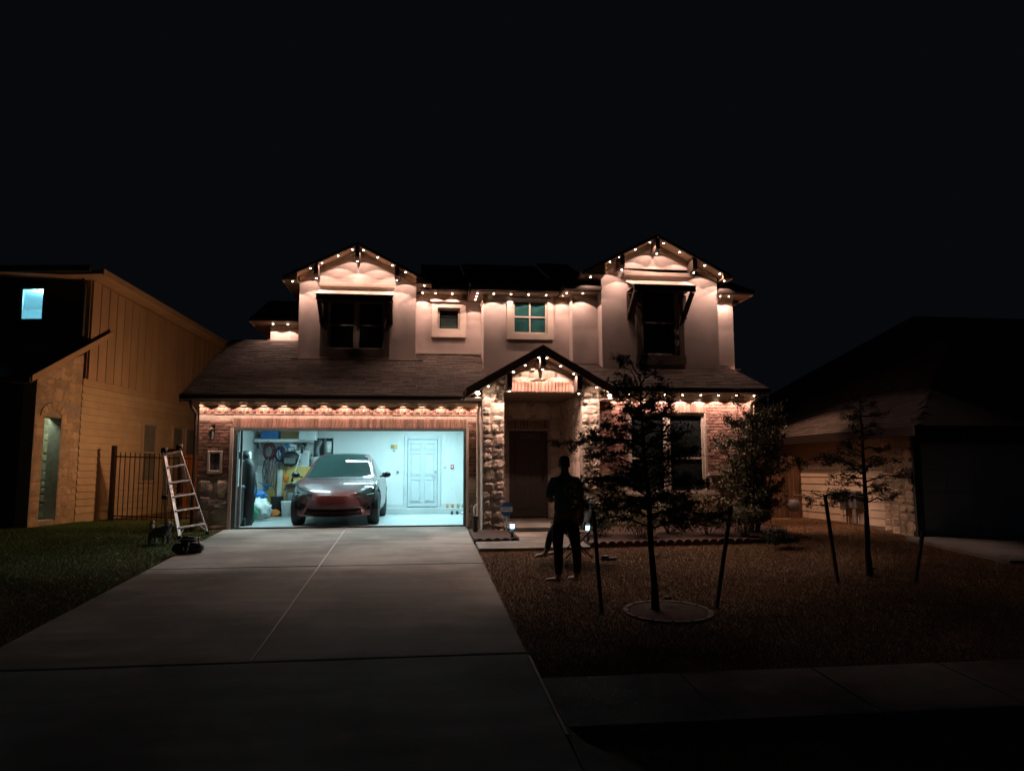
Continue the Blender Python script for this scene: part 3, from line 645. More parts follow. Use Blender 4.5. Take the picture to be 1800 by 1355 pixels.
MB().tube([(7.45,15.36,2.85),(7.42,15.5,2.74),(7.40,15.72,2.62),(7.40,15.77,2.4),(7.40,15.77,-.1)],.034,8).build('downspout', M['gutter'], H, True)
# closing masses behind, so the upper floor is a solid building
MB().poly([(-4.86,19.75,4.58),(1.5,19.75,4.58),(1.5,24,2.7),(-4.86,24,2.7)], (0,0,-.1)).build('rear_roof', M['shingle'], H)
MB().poly([(-2.9,22.3,7.15),(8.2,22.3,7.15),(8.2,27,5.5),(-2.9,27,5.5)], (0,0,-.1)).build('rear_roof', M['shingle'], H)
MB().box(-2.9,7.7,23.9,24.1,0,5.6).build('rear_wall', M['stucco'], H)

# lay the bricks and stones (the 300 that show largest of each are parts, the rest are joined)
BV = {}
cnt = {'b': 0}
order = sorted(brick_jobs, key=lambda j: (0 if j[4] is GWALL else 1 if j[4] is PW else 2))
rest = {}
for (x, z, Y, k, par, s_) in order:
    me = random.choice(BR if k == 's' else BH if k == 'h' else SO)
    yy = Y + random.uniform(-.003,.003) + (.003 if k != 's' else 0); rz = random.uniform(-.006,.006)
    if cnt['b'] < 300:
        link('brick', me, par, (x,yy,z), (0, rz, 0), (s_ if k == 's' else 1, 1, s_ if k == 'v' else 1)); cnt['b'] += 1
    else:
        mb = rest.setdefault(par.name, (MB(), par))[0]; sx, sz = (s_, 1) if k == 's' else (1, s_)
        mb.add([(x+v.co.x*sx, yy+v.co.y, z+v.co.z*sz) for v in me.vertices], [tuple(p.vertices) for p in me.polygons])
for mb, par in rest.values(): mb.build('bricks', M['brick'], par, fix=False)['kind'] = 'stuff'
def lay_stones():
    global stone_jobs
    cap = 300; rest = {}
    jobs = sorted(stone_jobs, key=lambda j: -(j[1]-j[0])*(j[3]-j[2]) - (10 if j[5].name.startswith(('garage','portal')) else 0))
    for i, (a, b, c, d, Y, par, clip, deep, mt, nm, xf) in enumerate(jobs):
        if clip and c > max(clip(a), clip(b))-.03: continue
        mb = make_stone(a, b, c, d, Y, deep, i*7+3, clip)
        if i < cap: mb.build(nm, M[mt], par, smooth=False, fix=False)
        else:
            q = rest.setdefault(par.name, (MB(), par, mt))[0]; q.add(mb.v, mb.f)
    for q, par, mt in rest.values(): q.build('stones', M[mt], par, fix=False)['kind'] = 'stuff'
    stone_jobs = []
lay_stones()

# things fixed to the house front
t = empty('wall_lantern'); t.location = (-4.30,16.28,2.05); tag(t, 'unlit dark wall lantern on the brick left of the garage door', 'lantern')
MB().box(-.04,.04,-.02,.0,-.05,.12).build('backplate', M['brass'], t); MB().tube([(0,-.01,.08),(0,-.09,.12),(0,-.14,.09),(0,-.14,.05)],.010,6).build('arm', M['brass'], t)
MB().lathe((0,-.14,-.02),[(.02,.08),(.075,.03),(.075,.02),(.03,.02)],6).build('cap', M['brass'], t); MB().lathe((0,-.14,-.20),[(.03,0),(.055,.17),(.03,.18)],6).build('lantern_glass', M['greyp'], t)
t = empty('house_number_niche'); t.location = (-4.25,16.30,1.38); tag(t, 'pale cast-stone framed number plaque set in the brick beside the ladder', 'plaque')
mb = MB()
for (a, b, c, d) in ((-.155,-.10,-.245,.245),(.10,.155,-.245,.245),(-.10,.10,.19,.245),(-.10,.10,-.245,-.17)): mb.box(a,b,-.02,.03,c,d)
mb.build('frame', M['frame'], t, bevel=.012); MB().box(-.10,.10,.012,.03,-.17,.19).build('plate', M['steelgrey'], t)
for i, z in enumerate((.12,.03,-.06,-.13)): MB().tube([(-.02,.008,z+.03),(.02,.008,z+.02),(-.01,.008,z-.005),(.022,.008,z-.02)],.008,5).build('numeral', M['blackp'], t)
t = empty('hanging_sign'); t.location = (2.70,18.03,2.03); tag(t, 'small pale rectangular sign hanging above the dark front door', 'sign')
MB().box(-.23,.23,-.012,0,-.055,.055).build('board', M['greyc'], t); MB().box(-.21,.21,-.016,-.013,-.04,.04).build('panel', M['frontdoor'], t)
for i, x in enumerate((-.15,-.09,-.03,.0,.06,.12)): MB().box(x,x+.018,-.020,-.017,-.028,.028).build('letter_stroke', M['greyc'], t)

# ================================================================== EAVE LIGHTS
PUCK = MB().lathe((0,0,0),[(.028,0),(.028,-.014),(.020,-.016)],10).mesh('eave_light', M['gutter'], True)
LENS = MB().ball((0,0,-.018),.0175,8,(1,1,.8)).mesh('lens', M['bulb'], True)
LENSH = MB().ball((0,0,-.026),.042,8,(1,1,.8)).mesh('lens', M['bulbhot'], True)
SPOT = bpy.data.lights.new('lamp', 'SPOT'); SPOT.energy = E_SPOT; SPOT.color = WARM; SPOT.spot_size = R(116); SPOT.spot_blend = .03; SPOT.shadow_soft_size = .004
SPOTW = bpy.data.lights.new('lamp', 'SPOT'); SPOTW.energy = E_SPOT*.75; SPOTW.color = WARM; SPOTW.spot_size = R(120); SPOTW.spot_blend = .05; SPOTW.shadow_soft_size = .006
SPOTG = SPOT.copy(); SPOTG.energy = E_SPOT*1.75
SPOTW.energy = E_SPOT*1.45
def eave_light(p, label, group, hot=False, lt=None):
    o = link('eave_light', PUCK, None, p); tag(o, label, 'light', group)
    l = link('lens', LENSH if hot else LENS, o)
    s_ = bpy.data.objects.new('lamp', lt or SPOT); COL.objects.link(s_); s_.parent = o; s_.location = (0,0,-.075 if hot else -.040)
def light_row(pts, where, group, hot=(), lt=None):
    n = len(pts)
    for i, p in enumerate(pts):
        pos = 'rightmost' if i == n-1 else ('leftmost' if i == 0 else ORD[i])
        lab = f'small warm eave light, {pos} {where}' if pos in ('leftmost','rightmost') else f'small warm eave light, {pos} from left {where}'
        eave_light(p, lab, group, i in hot, lt)
gxs = [350,388,425.5,462,498,534,569,605,637,671,708,742,776,809,842]
light_row([(P(x,706,16.14).x, 16.14, 2.698) for x in gxs], 'in the row over the garage door', 'eave lights over the garage')
light_row([(P(x,509,18.57).x, 18.57, 5.695) for x in (743,766,795)], 'above the small square window', 'eave lights above the small window')
light_row([(P(x,513,17.77).x, 17.77, 5.528) for x in (868,898.5,929,960,989.5)], 'above the teal four-pane window', 'eave lights above the teal window')
light_row([(1.40,17.76,5.528),(1.40,18.1,5.528),(1.40,18.45,5.528)], 'on the side soffit right of the small window', 'lights on the side soffit')
light_row([(P(996,508,17.37).x,17.37,5.498),(P(1024.6,508,17.37).x,17.37,5.498)], 'on the short eave beside the right gable', 'lights on the short eave')
light_row([(7.46,17.37,5.518),(P(1281,513,17.37).x,17.37,5.518)], 'on the short eave right of the right gable', 'lights on the far right eave')
light_row([(P(480,572,19.78).x,19.78,5.05),(P(506,572,19.78).x,19.78,5.05)], 'on the small eave left of the left gable', 'lights on the low left eave')
light_row([(P(x,697,15.64).x,15.64,2.846) for x in (1075,1106,1137,1169,1200,1232,1263,1294.5,1325.6)], 'in the row over the ground floor front window', 'eave lights over the right wing', lt=SPOTG)
ra = [(517.6,0),(545.8,0),(566,0),(594,0),(618.5,0),(638.5,0),(663.6,0),(690,0),(713,0),(738,0)]
light_row([(P(x,470,17.97).x,17.97,f1(P(x,470,17.97).x)-.004) for x,_ in ra], 'along the left gable', 'lights along the left gable')
rb = [1048,1072,1089,1117,1143,1167,1195,1222,1238,1264]
light_row([(P(x,450,16.87).x,16.87,f2(P(x,450,16.87).x)-.004) for x in rb], 'along the right gable', 'lights along the right gable')
light_row([(x,17.98,f1(x)-(.36 if x == -1.53 else .32)) for x in (-2.50,-1.53,-.57)], 'under a timber bracket of the left gable', 'lights under the left gable brackets')
light_row([(x,16.88,f2(x)-(.36 if x == 5.68 else .33)) for x in (4.80,5.68,6.60)], 'under a timber bracket of the right gable', 'lights under the right gable brackets')
light_row([(-3.06,18.0,f1(-3.28)-.014),(.10,18.0,f1(.25)-.014)], 'under the eave corner of the left gable', 'corner lights of the left gable')
light_row([(4.05,16.95,f2(3.83)-.014),(7.40,16.95,f2(7.53)-.014)], 'under the eave corner of the right gable', 'corner lights of the right gable')
pr = [1.42,1.95,2.2,2.49,2.66,2.95,3.23,3.72]
light_row([(x,15.19,fp(x)-.006) for x in pr], 'along the entry gable', 'lights along the entry gable', lt=SPOTW)
light_row([(x,15.20,fp(x)-(.30 if x == 2.57 else .36)) for x in (1.86,2.57,3.34)], 'under a timber bracket of the entry gable', 'lights under the entry gable brackets', lt=SPOTW)
light_row([(1.20,15.12,fp(1.2)-.03),(3.98,15.12,fp(3.98)-.03)], 'at a lower corner of the entry gable, glaring', 'glaring lights of the entry gable', hot=(0,1), lt=SPOTW)
# unseen lamps at the two sides for the light on the neighbours' walls (hidden from here by the house itself)
def side_lantern(p, label, e, col):
    t = empty('wall_lantern'); t.location = p; tag(t, label, 'lantern'); s_ = -1 if p[0] < 0 else 1
    MB().box(-.02*s_,.03*s_,-.06,.06,-.1,.1).build('backplate', M['brass'], t); MB().lathe((.10*s_,0,-.12),[(.04,0),(.06,.2),(.02,.26)],6).build('cage', M['brass'], t)
    lamp('lamp', 'POINT', (.22*s_,0,-.02), e, col, t, shadow_soft_size=.08)
side_lantern((-4.63,19.62,2.40), 'orange wall lantern on the left side wall of the brick house', E_LANT_L, ORANGE)
t = empty('added_flood_light', (8.08,17.85,5.50)); tag(t, 'added flood standing in for the warm lights under the right side eave of the brick house', 'light'); MB().lathe((0,0,-.06),[(.09,0),(.07,.06)],12).build('housing', M['gutter'], t)  # added stronger lamp in place of the row of side eave lights
fl_ = lamp('lamp', 'SPOT', (0,0,-.08), E_ADDED_FLOOD, (1,.50,.30), t, shadow_soft_size=.05, spot_size=R(74), spot_blend=.35); fl_.rotation_euler = (R(5), R(-11), 0)

# ================================================================== CAR
def car():
    t = empty('parked_car'); tag(t, 'dark red electric crossover car parked nose-out in the open garage', 'car')
    # stations along the length: y, half width, bottom z, shoulder z, roof rail (x,z), centre z
    T = [(-.0,.60,.30,.60,.42,.655,.665),(.10,.76,.22,.66,.50,.735,.75),(.30,.86,.20,.75,.56,.82,.845),(.60,.925,.20,.86,.62,.91,.925),
         (.95,.955,.21,.95,.68,.975,.99),(1.30,.96,.22,1.00,.72,1.05,1.055),(1.65,.96,.22,1.02,.70,1.22,1.25),(2.05,.96,.22,1.035,.645,1.44,1.475),
         (2.45,.96,.22,1.045,.60,1.555,1.60),(2.95,.96,.22,1.055,.59,1.575,1.625),(3.45,.96,.22,1.07,.57,1.525,1.575),(3.95,.955,.23,1.09,.54,1.40,1.44),
         (4.35,.92,.26,1.09,.50,1.22,1.25),(4.60,.86,.32,1.02,.46,1.08,1.09),(4.74,.76,.40,.92,.42,.96,.965)]
    def ring(s):
        y, w_, zb, zs, rx, rz, rc = s
        pts = [(0,zb),(w_*.45,zb),(w_*.86,zb+.01),(w_*.97,zb+.10),(w_,zb+(zs-zb)*.42),(w_*.992,zb+(zs-zb)*.66),(w_*.955,zs-.05),(w_*.90,zs),
               (rx+(w_*.90-rx)*.5,zs+(rz-zs)*.56),(rx,rz),(rx*.62,rz+(rc-rz)*.72),(0,rc)]
        k = max(0, 1-y/1.0)**1.3*.40; kz = max(0, 1-y/.5)*.10; kb = max(0,(y-4.0)/.74)*.25
        return [(x, y + k*(abs(x)/max(w_,.1))**2.4 + kz*(max(0,(z-.5))/.25)**2*1.0 - kb*(abs(x)/w_)**2.5, z) for x, z in pts]
    g = [ring(s) for s in T]
    def cr(p0,p1,p2,p3,t): return tuple(.5*((2*b)+(-a+c)*t+(2*a-5*b+4*c-d)*t*t+(-a+3*b-3*c+d)*t**3) for a,b,c,d in zip(p0,p1,p2,p3))
    def dens(row, n):
        out = []
        for i in range(len(row)-1):
            p0 = row[max(i-1,0)]; p3 = row[min(i+2,len(row)-1)]
            out += [cr(p0,row[i],row[i+1],p3,k/n) for k in range(n)]
        return out+[row[-1]]
    g = [dens(r_, 4) for r_ in g]; g = list(map(list, zip(*[dens(list(c), 5) for c in zip(*g)])))
    zc = .302; g0 = g[0]
    g = [[(x, y-.035*math.sin(math.pi*min(1,k*1.0))*(1 if z > .31 else .3), zc+(z-zc)*k) for x,y,z in g0] for k in (.02,.18,.34,.5,.66,.8,.92)] + g
    mb = MB(); rows = []
    for r_ in g:
        full = r_ + [(-x,y,z) for x,y,z in r_[-2:0:-1]]; rows.append(len(mb.v)); mb.v += full; n = len(full)
    for a, b in zip(rows, rows[1:]):
        for i in range(n): j = (i+1)%n; mb.f.append((a+i,a+j,b+j,b+i))
    mb.f.append(tuple(range(rows[0],rows[0]+n))[::-1]); mb.f.append(tuple(range(rows[-1],rows[-1]+n)))
    body = mb.build('body', [M['paint'], M['blackp']], t, True)
    bm0 = bmesh.new(); bm0.from_mesh(body.data); bvh = BVHTree.FromBMesh(bm0); bm0.free()
    cut = []
    for yw in (.88,3.77):
        c = MB().lathe((0,yw,.365),[(.42,-1.3),(.42,1.3)],28,'x').build('cutter', [M['paint'], M['blackp']])
        for p in c.data.polygons: p.material_index = 1
        for half in (0,):
            md = body.modifiers.new('b','BOOLEAN'); md.operation = 'DIFFERENCE'; md.object = c; md.solver = 'EXACT'
        cut.append(c)
    bpy.context.view_layer.update(); dg = bpy.context.evaluated_depsgraph_get(); me = bpy.data.meshes.new_from_object(body.evaluated_get(dg))
    body.modifiers.clear(); old = body.data; body.data = me; me.name = 'body'
    for c in cut: bpy.data.objects.remove(c)
    for yw in (.88,3.77): MB().box(-.62,.62,yw-.36,yw+.36,.25,.66).build('underbody', M['blackp'], t)
    def patch(name, m, poly2, axis, off, n=14, parent=t, thick=0):
        """a panel following the body: poly2 = bottom and top polylines in (a, z), a = x for the front, y for a side"""
        bot, top = poly2; mb = MB(); W_ = []
        def along(pl, u):
            L = [0]
            for p, q in zip(pl, pl[1:]): L.append(L[-1]+math.dist(p,q))
            s_ = u*L[-1]
            for i in range(len(pl)-1):
                if s_ <= L[i+1]+1e-9: f = (s_-L[i])/max(L[i+1]-L[i],1e-9); return (pl[i][0]+(pl[i+1][0]-pl[i][0])*f, pl[i][1]+(pl[i+1][1]-pl[i][1])*f)
            return pl[-1]
        m_ = 7
        for j in range(m_+1):
            for i in range(n+1):
                a = along(bot, i/n); b = along(top, i/n); q = (a[0]+(b[0]-a[0])*j/m_, a[1]+(b[1]-a[1])*j/m_)
                if axis == 'front': o_ = Vector((q[0],-2,q[1])); d_ = Vector((0,1,0))
                elif axis == 'right': o_ = Vector((3,q[0],q[1])); d_ = Vector((-1,0,0))
                elif axis == 'left': o_ = Vector((-3,q[0],q[1])); d_ = Vector((1,0,0))
                else: o_ = Vector((q[0],q[1],4)); d_ = Vector((0,0,-1))
                h = bvh.ray_cast(o_, d_)
                p = h[0] + (h[1] if h[1].dot(d_) < 0 else -h[1])*off if h[0] else (W_[-1] if W_ else o_)
                W_.append(p)
        mb.v = [tuple(p) for p in W_]
        for j in range(m_):
            for i in range(n): q = j*(n+1)+i; mb.f.append((q,q+1,q+n+2,q+n+1))
        return mb.build(name, m, parent, True)
    ws = patch('windscreen', M['carglass'], ([(-.74,1.035),(-.4,1.045),(0,1.05),(.4,1.045),(.74,1.035)],[(-.575,1.515),(-.3,1.555),(0,1.57),(.3,1.555),(.575,1.515)]), 'front', .006, 22)
    patch('wiper_cowl', M['blackp'], ([(-.72,1.005),(0,1.02),(.72,1.005)],[(-.74,1.033),(0,1.048),(.74,1.033)]), 'front', .005, 20)
    for s_ in (1,-1):
        ax = 'right' if s_ > 0 else 'left'
        patch('side_window', M['carglass'], ([(1.55,1.06),(2.5,1.085),(3.3,1.10),(4.05,1.14)],[(1.62,1.10),(2.25,1.44),(3.0,1.50),(3.9,1.30)]), ax, .005, 20)
        patch('headlight', M['lampglass'], ([(s_*.44,.655),(s_*.60,.625),(s_*.78,.62),(s_*.885,.66)],[(s_*.44,.675),(s_*.62,.75),(s_*.78,.83),(s_*.875,.90)]), 'front', .006, 12)
        hl_ = patch('running_light', M['whitep'], ([(s_*.70,.665),(s_*.84,.68)],[(s_*.70,.68),(s_*.84,.70)]), 'front', .010, 6)
        patch('air_intake', M['blackgloss'], ([(s_*.70,.34),(s_*.84,.37)],[(s_*.73,.42),(s_*.84,.48)]), 'front', .006, 6)
        patch('sill', M['blackp'], ([(1.35,.24),(3.30,.24)],[(1.35,.30),(3.30,.30)]), ax, .006, 12)
        for yy in (1.50,2.55,3.45): patch('door_gap', M['blackp'], ([(yy,.34),(yy+.012,.34)],[(yy+.03,1.03),(yy+.042,1.03)]), ax, .003, 2)
        for yy in (2.30,3.25): patch('door_handle', M['paint'], ([(yy,.90),(yy+.18,.905)],[(yy,.925),(yy+.18,.93)]), ax, .012, 5)
        mi = MB().ball((s_*1.055,1.72,1.10),.085,12,(1.25,.75,.85)); mi.bar((s_*.90,1.70,1.05),(s_*1.0,1.72,1.07),.05,.035); mi.build('door_mirror', M['blackgloss'], t, True)
        patch('wheel_arch_trim', M['blackp'], ([(.40,.30),(.44,.46),(.60,.68),(.88,.80),(1.16,.68),(1.32,.46),(1.36,.30)],[(.37,.30),(.41,.48),(.58,.71),(.88,.835),(1.18,.71),(1.35,.48),(1.39,.30)]), ax, .006, 18)
    patch('lower_grille', M['grille'], ([(-.62,.245),(0,.235),(.62,.245)],[(-.56,.385),(0,.37),(.56,.385)]), 'front', .016, 26)
    patch('bumper_crease', M['blackp'], ([(-.60,.415),(0,.405),(.60,.415)],[(-.60,.423),(0,.413),(.60,.423)]), 'front', .004, 20)
    patch('bonnet_gap', M['blackp'], ([(-.60,.735),(-.3,.70),(0,.688),(.3,.70),(.60,.735)],[(-.60,.742),(-.3,.707),(0,.695),(.3,.707),(.60,.742)]), 'front', .003, 20)
    em = patch('emblem', M['steel'], ([(-.035,.632),(.035,.632)],[(-.03,.662),(.03,.662)]), 'front', .008, 4)
    patch('roof_glass', M['carglass'], ([(-.50,2.25),(0,2.20),(.50,2.25)],[(-.46,3.7),(0,3.75),(.46,3.7)]), 'top', .006, 12)
    # wheels
    ty = MB().lathe((0,0,0),[(.245,-.118),(.30,-.125),(.345,-.118),(.362,-.09),(.366,0),(.362,.09),(.345,.118),(.30,.125),(.245,.118)],32,'x').mesh('tyre', M['rubber'], True)
    rm = MB().lathe((0,0,0),[(.246,-.10),(.25,.112),(.225,.105),(.215,.06),(.05,.05),(.0,.05)],28,'x')
    for k in range(10):
        a = 2*math.pi*k/10; c, s2 = math.cos(a), math.sin(a)
        rm.bar((.085,.05*c,.05*s2),(.105,.235*c,.235*s2),.030,.022,(1,0,0))
    rm.lathe((0,0,0),[(.05,.05),(.05,.10),(.03,.11),(0,.11)],12,'x'); rmm = rm.mesh('rim', M['rim'])
    for s_ in (1,-1):
        for yw in (.88,3.77):
            wh = empty('wheel', (s_*.825,yw,.366), 0 if s_ > 0 else math.pi, t)
            link('tyre', ty, wh); link('rim', rmm, wh)
    # cabin seen through the glass is dark: seats as simple upholstered shapes are hidden behind the tint
    return t
c_ = car(); c_.location = (-1.83,16.36,0); c_.rotation_euler.z = R(-.6)

# ================================================================== GARAGE CONTENTS
def gl(x, y): # ceiling batten light
    t = empty('ceiling_batten_light'); t.location = (x, y, 2.66)
    MB().box(-.62,.62,-.06,.06,-.035,0).build('housing', M['whitep'], t); MB().box(-.60,.60,-.045,.045,-.052,-.036).build('diffuser', M['tube'], t)
    l = lamp('lamp', 'AREA', (0,0,-.06), E_GARAGE, COOL, t, shape='RECTANGLE', size=1.2, size_y=.1); l.data.spread = R(176); return t
for (x, y, s_) in ((-2.9,17.6,'left front'),(.2,17.6,'right front'),(-1.25,19.15,'centre rear'),(.2,20.0,'right rear')): tag(gl(x,y), f'cool white batten light on the garage ceiling, {s_}', 'light', 'garage ceiling lights')
def hanging(name, label, cat, at_, fn):
    t = empty(name); t.location = at_; tag(t, label, cat); fn(t); return t
# bins by the left jamb
t = empty('wheeled_bin'); t.location = (-3.93,16.72,0); tag(t, 'low black wheeled bin with a grey handle bar just inside the left jamb', 'bin')
MB().poly([(-.16,-.13,.06),(.16,-.13,.06),(.16,.25,.06),(-.16,.25,.06)], (0,0,.74)).build('bin_body', M['blackp'], t, bevel=.03); MB().box(-.17,.18,-.14,.27,.80,.86).build('lid', M['blackp'], t, bevel=.02)
MB().tube([(.12,-.16,.03),(.12,-.16,.78),(.15,-.13,.86),(.18,.05,.87)],.024,8).build('handle_bar', M['greyp'], t, True); MB().lathe((0,.24,.09),[(.09,-.20),(.09,.20)],14,'x').build('wheel', M['rubber'], t)
t = empty('golf_bag'); t.location = (-3.78,17.25,0); tag(t, 'tall black padded bag standing upright behind the low bin', 'bag')
MB().lathe((0,0,0),[(.13,0),(.165,.08),(.16,.9),(.15,1.30),(.11,1.42),(.04,1.47)],16).build('bag_body', M['blackp'], t, True); MB().tube([(.16,-.02,.5),(.22,-.06,.8),(.17,-.02,1.15)],.018,6).build('strap', M['greyc'], t, True)
hanging('blower', 'black leaf blower resting on a bracket above the tall black bag', 'blower', (-4.10,17.7,1.55), lambda t: (MB().lathe((0,0,0),[(.05,-.25),(.075,-.2),(.08,.05),(.11,.10),(.11,.22),(.07,.26)],14,'x').build('blower_tube', M['blackp'], t, True), MB().lathe((.24,0,0),[(.085,0),(.09,.03)],14,'x').build('nozzle_ring', M['whitep'], t), MB().box(-.36,-.16,-.02,.02,-.04,.04).build('bracket', M['steel'], t)))
# back left wall
t = empty('overhead_shelf'); t.location = (-3.55,21.1,2.02); tag(t, 'long white shelf high on the back wall above the hanging tools', 'shelf')
MB().box(-.85,.62,-.38,.38,-.05,.03).build('board', M['whitep'], t, bevel=.004)
for x in (-.75,-.1,.5): MB().bar((x,.36,-.32),(x,-.25,-.055),.03,.03).build('bracket', M['whitep'], t)
t = empty('wall_cupboard'); t.location = (-3.20,20.62,2.02); tag(t, 'white wall cupboard at the right end of the overhead shelf', 'cupboard')
MB().box(-.02,.42,-.02,.40,-.0,.30).build('carcass', M['whitep'], t, bevel=.004)
for x in (.0,.21): MB().box(x,x+.195,-.035,-.022,.015,.29).build('cupboard_door', M['door'], t, bevel=.004)
solid(MB().box(-4.25,-3.80,20.80,21.2,2.052,2.30), 'storage_box', M['blue'], 'blue plastic storage box on the overhead shelf', 'box', bevel=.02)
solid(MB().box(-3.78,-3.26,21.05,21.4,2.052,2.28), 'cardboard_box', M['card'], 'brown cardboard box on the overhead shelf', 'box', bevel=.006)
solid(MB().poly([(-3.80,20.93,.152),(-2.42,20.93,.152),(-2.42,21.02,1.31),(-3.80,21.02,1.31)],(0,.018,0)), 'plywood_sheet', M['ply'], 'large yellow plywood sheet leaning against the back wall', 'board')
solid(MB().poly([(-4.42,21.05,.152),(-4.20,21.05,.152),(-4.20,21.25,1.33),(-4.42,21.25,1.33)],(0,.02,0)), 'white_board', M['whitep'], 'tall white board leaning in the back left corner', 'board')
solid(MB().poly([(-3.80,20.86,.152),(-3.68,20.86,.152),(-3.68,20.94,1.22),(-3.80,20.94,1.22)],(0,.02,0)), 'narrow_board', M['whitep'], 'narrow white board leaning on the yellow plywood', 'board')
solid(MB().poly([(-4.16,21.10,.152),(-3.90,21.10,.152),(-3.90,21.26,1.28),(-4.16,21.26,1.28)],(0,.02,0)), 'plywood_offcut', M['ply'], 'narrow yellow plywood offcut left of the narrow white board', 'board')
def coil(t, r=.16, n=5, m='maroon', tr=.018, sq=1.6):
    mb = MB()
    for k in range(n):
        rr = r*(1-.08*k); pts = [(rr*math.cos(a)+random.uniform(-.006,.006), -.03-.028*k, rr*sq*math.sin(a)) for a in [2*math.pi*i/18 for i in range(19)]]; mb.tube(pts, tr, 6)
    mb.build('coil', M[m], t, True); MB().tube([(0,.06,r*sq),(0,-.2,r*sq),(0,-.22,r*sq+.05)],.012,6).build('hook', M['steel'], t)
hanging('coiled_hose', 'maroon coiled hose hanging under the left end of the shelf', 'hose', (-4.02,20.9,1.72), lambda t: coil(t, .15, 5, 'maroon', .026))
hanging('coiled_cable', 'dark blue coiled cable hanging right of the maroon hose', 'cable', (-3.74,20.9,1.64), lambda t: coil(t, .13, 4, 'navy', .020))
def cords(m, n, L, sp):
    def f(t):
        for i in range(n):
            x = random.uniform(-sp, sp); z0 = random.uniform(-.05,.05); l_ = L*random.uniform(.6,1.1); w_ = random.uniform(.02,.05)
            MB().tube([(x,0,z0),(x-w_,-.03,z0-l_*.5),(x,-.03,z0-l_),(x+w_,-.03,z0-l_*.55),(x+.01,0,z0)],.010,5).build('cord_loop', M[m[i%len(m)]], t, True)
    return f
hanging('cord_bunch', 'bunch of grey and black cords hanging below the maroon hose', 'cords', (-3.98,20.72,1.50), cords(['greyp','blackp','maroon','greyc'], 16, .80, .17))
hanging('cord_bunch', 'tangle of dark cords and straps hanging beside the black bag', 'cords', (-3.60,20.85,1.78), cords(['greyp','blackp','navy','blackp','whitep'], 18, .50, .22))
def bagf(t):
    MB().ball((0,0,-.16),.25,14,(1.0,.5,.85),.06).build('bag_body', M['blackp'], t, True); MB().tube([(-.13,0,-.05),(-.08,0,.16),(.08,0,.16),(.13,0,-.05)],.014,6).build('strap', M['greyc'], t, True); MB().box(-.15,.15,-.13,-.10,-.30,-.14).build('pocket', M['greyc'], t, bevel=.02)
hanging('rucksack', 'black rucksack hanging among the cords on the back wall', 'bag', (-3.46,20.85,1.68), bagf)
hanging('clear_bag', 'crumpled clear and blue plastic bag hanging above the rucksack', 'bag', (-3.50,20.95,1.85), lambda t: (MB().ball((0,0,0),.15,14,(1.1,.5,.75),.22).build('bag_body', M['whitep'], t), MB().ball((-.06,-.05,.02),.08,10,(1,.5,.8),.25).build('label_patch', M['blue'], t)))
def handtool(lbl, x, z, L, head, nm):
    def f(t):
        MB().tube([(0,0,0),(.01,-.02,-L)],.012,6).build('handle', M['blackp'], t); MB().box(-head,head,-.03,.01,-.03,.03).build('tool_head', M['steelgrey'], t, bevel=.006)
    hanging(nm, lbl, 'tool', (x,21.45,z), f)
handtool('black saw-like tool hanging under the shelf, left of the string trimmer', -3.18, 1.90, .28, .035, 'hand_tool')
handtool('grey long handled tool under the shelf, beside the trimmer head', -3.34, 1.88, .40, .02, 'hand_tool')
handtool('small black scraper hanging right of the string trimmer', -3.02, 1.62, .18, .05, 'hand_tool')
def trimmer(t):
    MB().tube([(0,0,0),(-.115,-.05,-.42),(-.29,-.12,-1.10)],.013,8).build('shaft', M['whitep'], t, True); MB().lathe((.02,0,.02),[(.04,-.10),(.07,-.04),(.07,.10),(.04,.16)],12).build('motor', M['blackp'], t, True)
    MB().tube([(-.03,-.01,-.10),(-.06,-.02,-.28)],.035,8).build('grip', M['blackp'], t, True); MB().tube([(-.24,-.1,-.88),(-.28,-.12,-1.05)],.028,8).build('lower_grip', M['blackp'], t, True)
    MB().lathe((-.27,-.12,-1.16),[(.03,.08),(.15,.03),(.16,0)],16).build('guard', M['blackp'], t, True); MB().box(-.46,-.25,-.18,-.10,-1.24,-1.19).build('cutting_head', M['redp'], t, bevel=.01)
hanging('string_trimmer', 'string trimmer with a white shaft and red head leaning diagonally on the plywood', 'trimmer', (-3.10,20.80,1.95), trimmer)
t = empty('water_heater'); t.location = (-2.68,21.25,0.0); tag(t, 'white cylindrical water heater standing in front of the dark niche', 'water heater')
MB().lathe((0,0,.151),[(.26,0),(.26,1.38),(.24,1.42),(.05,1.44)],24).build('tank', M['whitep'], t, True); MB().tube([(.08,.1,1.58),(.08,.1,2.1)],.03,8).build('pipe', M['steelgrey'], t, True); MB().tube([(-.1,.1,1.58),(-.14,.12,1.8),(-.05,.14,2.05)],.05,8).build('flue', M['greyp'], t, True)
MB().lathe((.13,.30,1.70),[(.10,0),(.10,.32)],16).build('expansion_tank', M['whitep'], t, True)
t = empty('utility_cabinet'); t.location = (-3.17,21.25,0); tag(t, 'white box cabinet between the hanging tools and the water heater', 'cabinet')
MB().box(-.20,.16,-.15,.2,.151,1.75).build('carcass', M['whitep'], t, bevel=.01); MB().box(-.18,.14,-.165,-.152,1.36,1.70).build('cabinet_door', M['door'], t, bevel=.004); MB().box(-.1,-.04,-.175,-.165,1.44,1.46).build('handle', M['steelgrey'], t)
hanging('feather_duster', 'orange duster hanging in front of the narrow white board', 'duster', (-3.55,20.75,1.22), lambda t: (MB().lathe((0,0,-.34),[(.02,0),(.07,.06),(.085,.16),(.03,.24)],10).build('duster_head', M['orangep'], t), MB().tube([(0,0,-.12),(0,0,.06)],.012,6).build('handle', M['blackp'], t)))
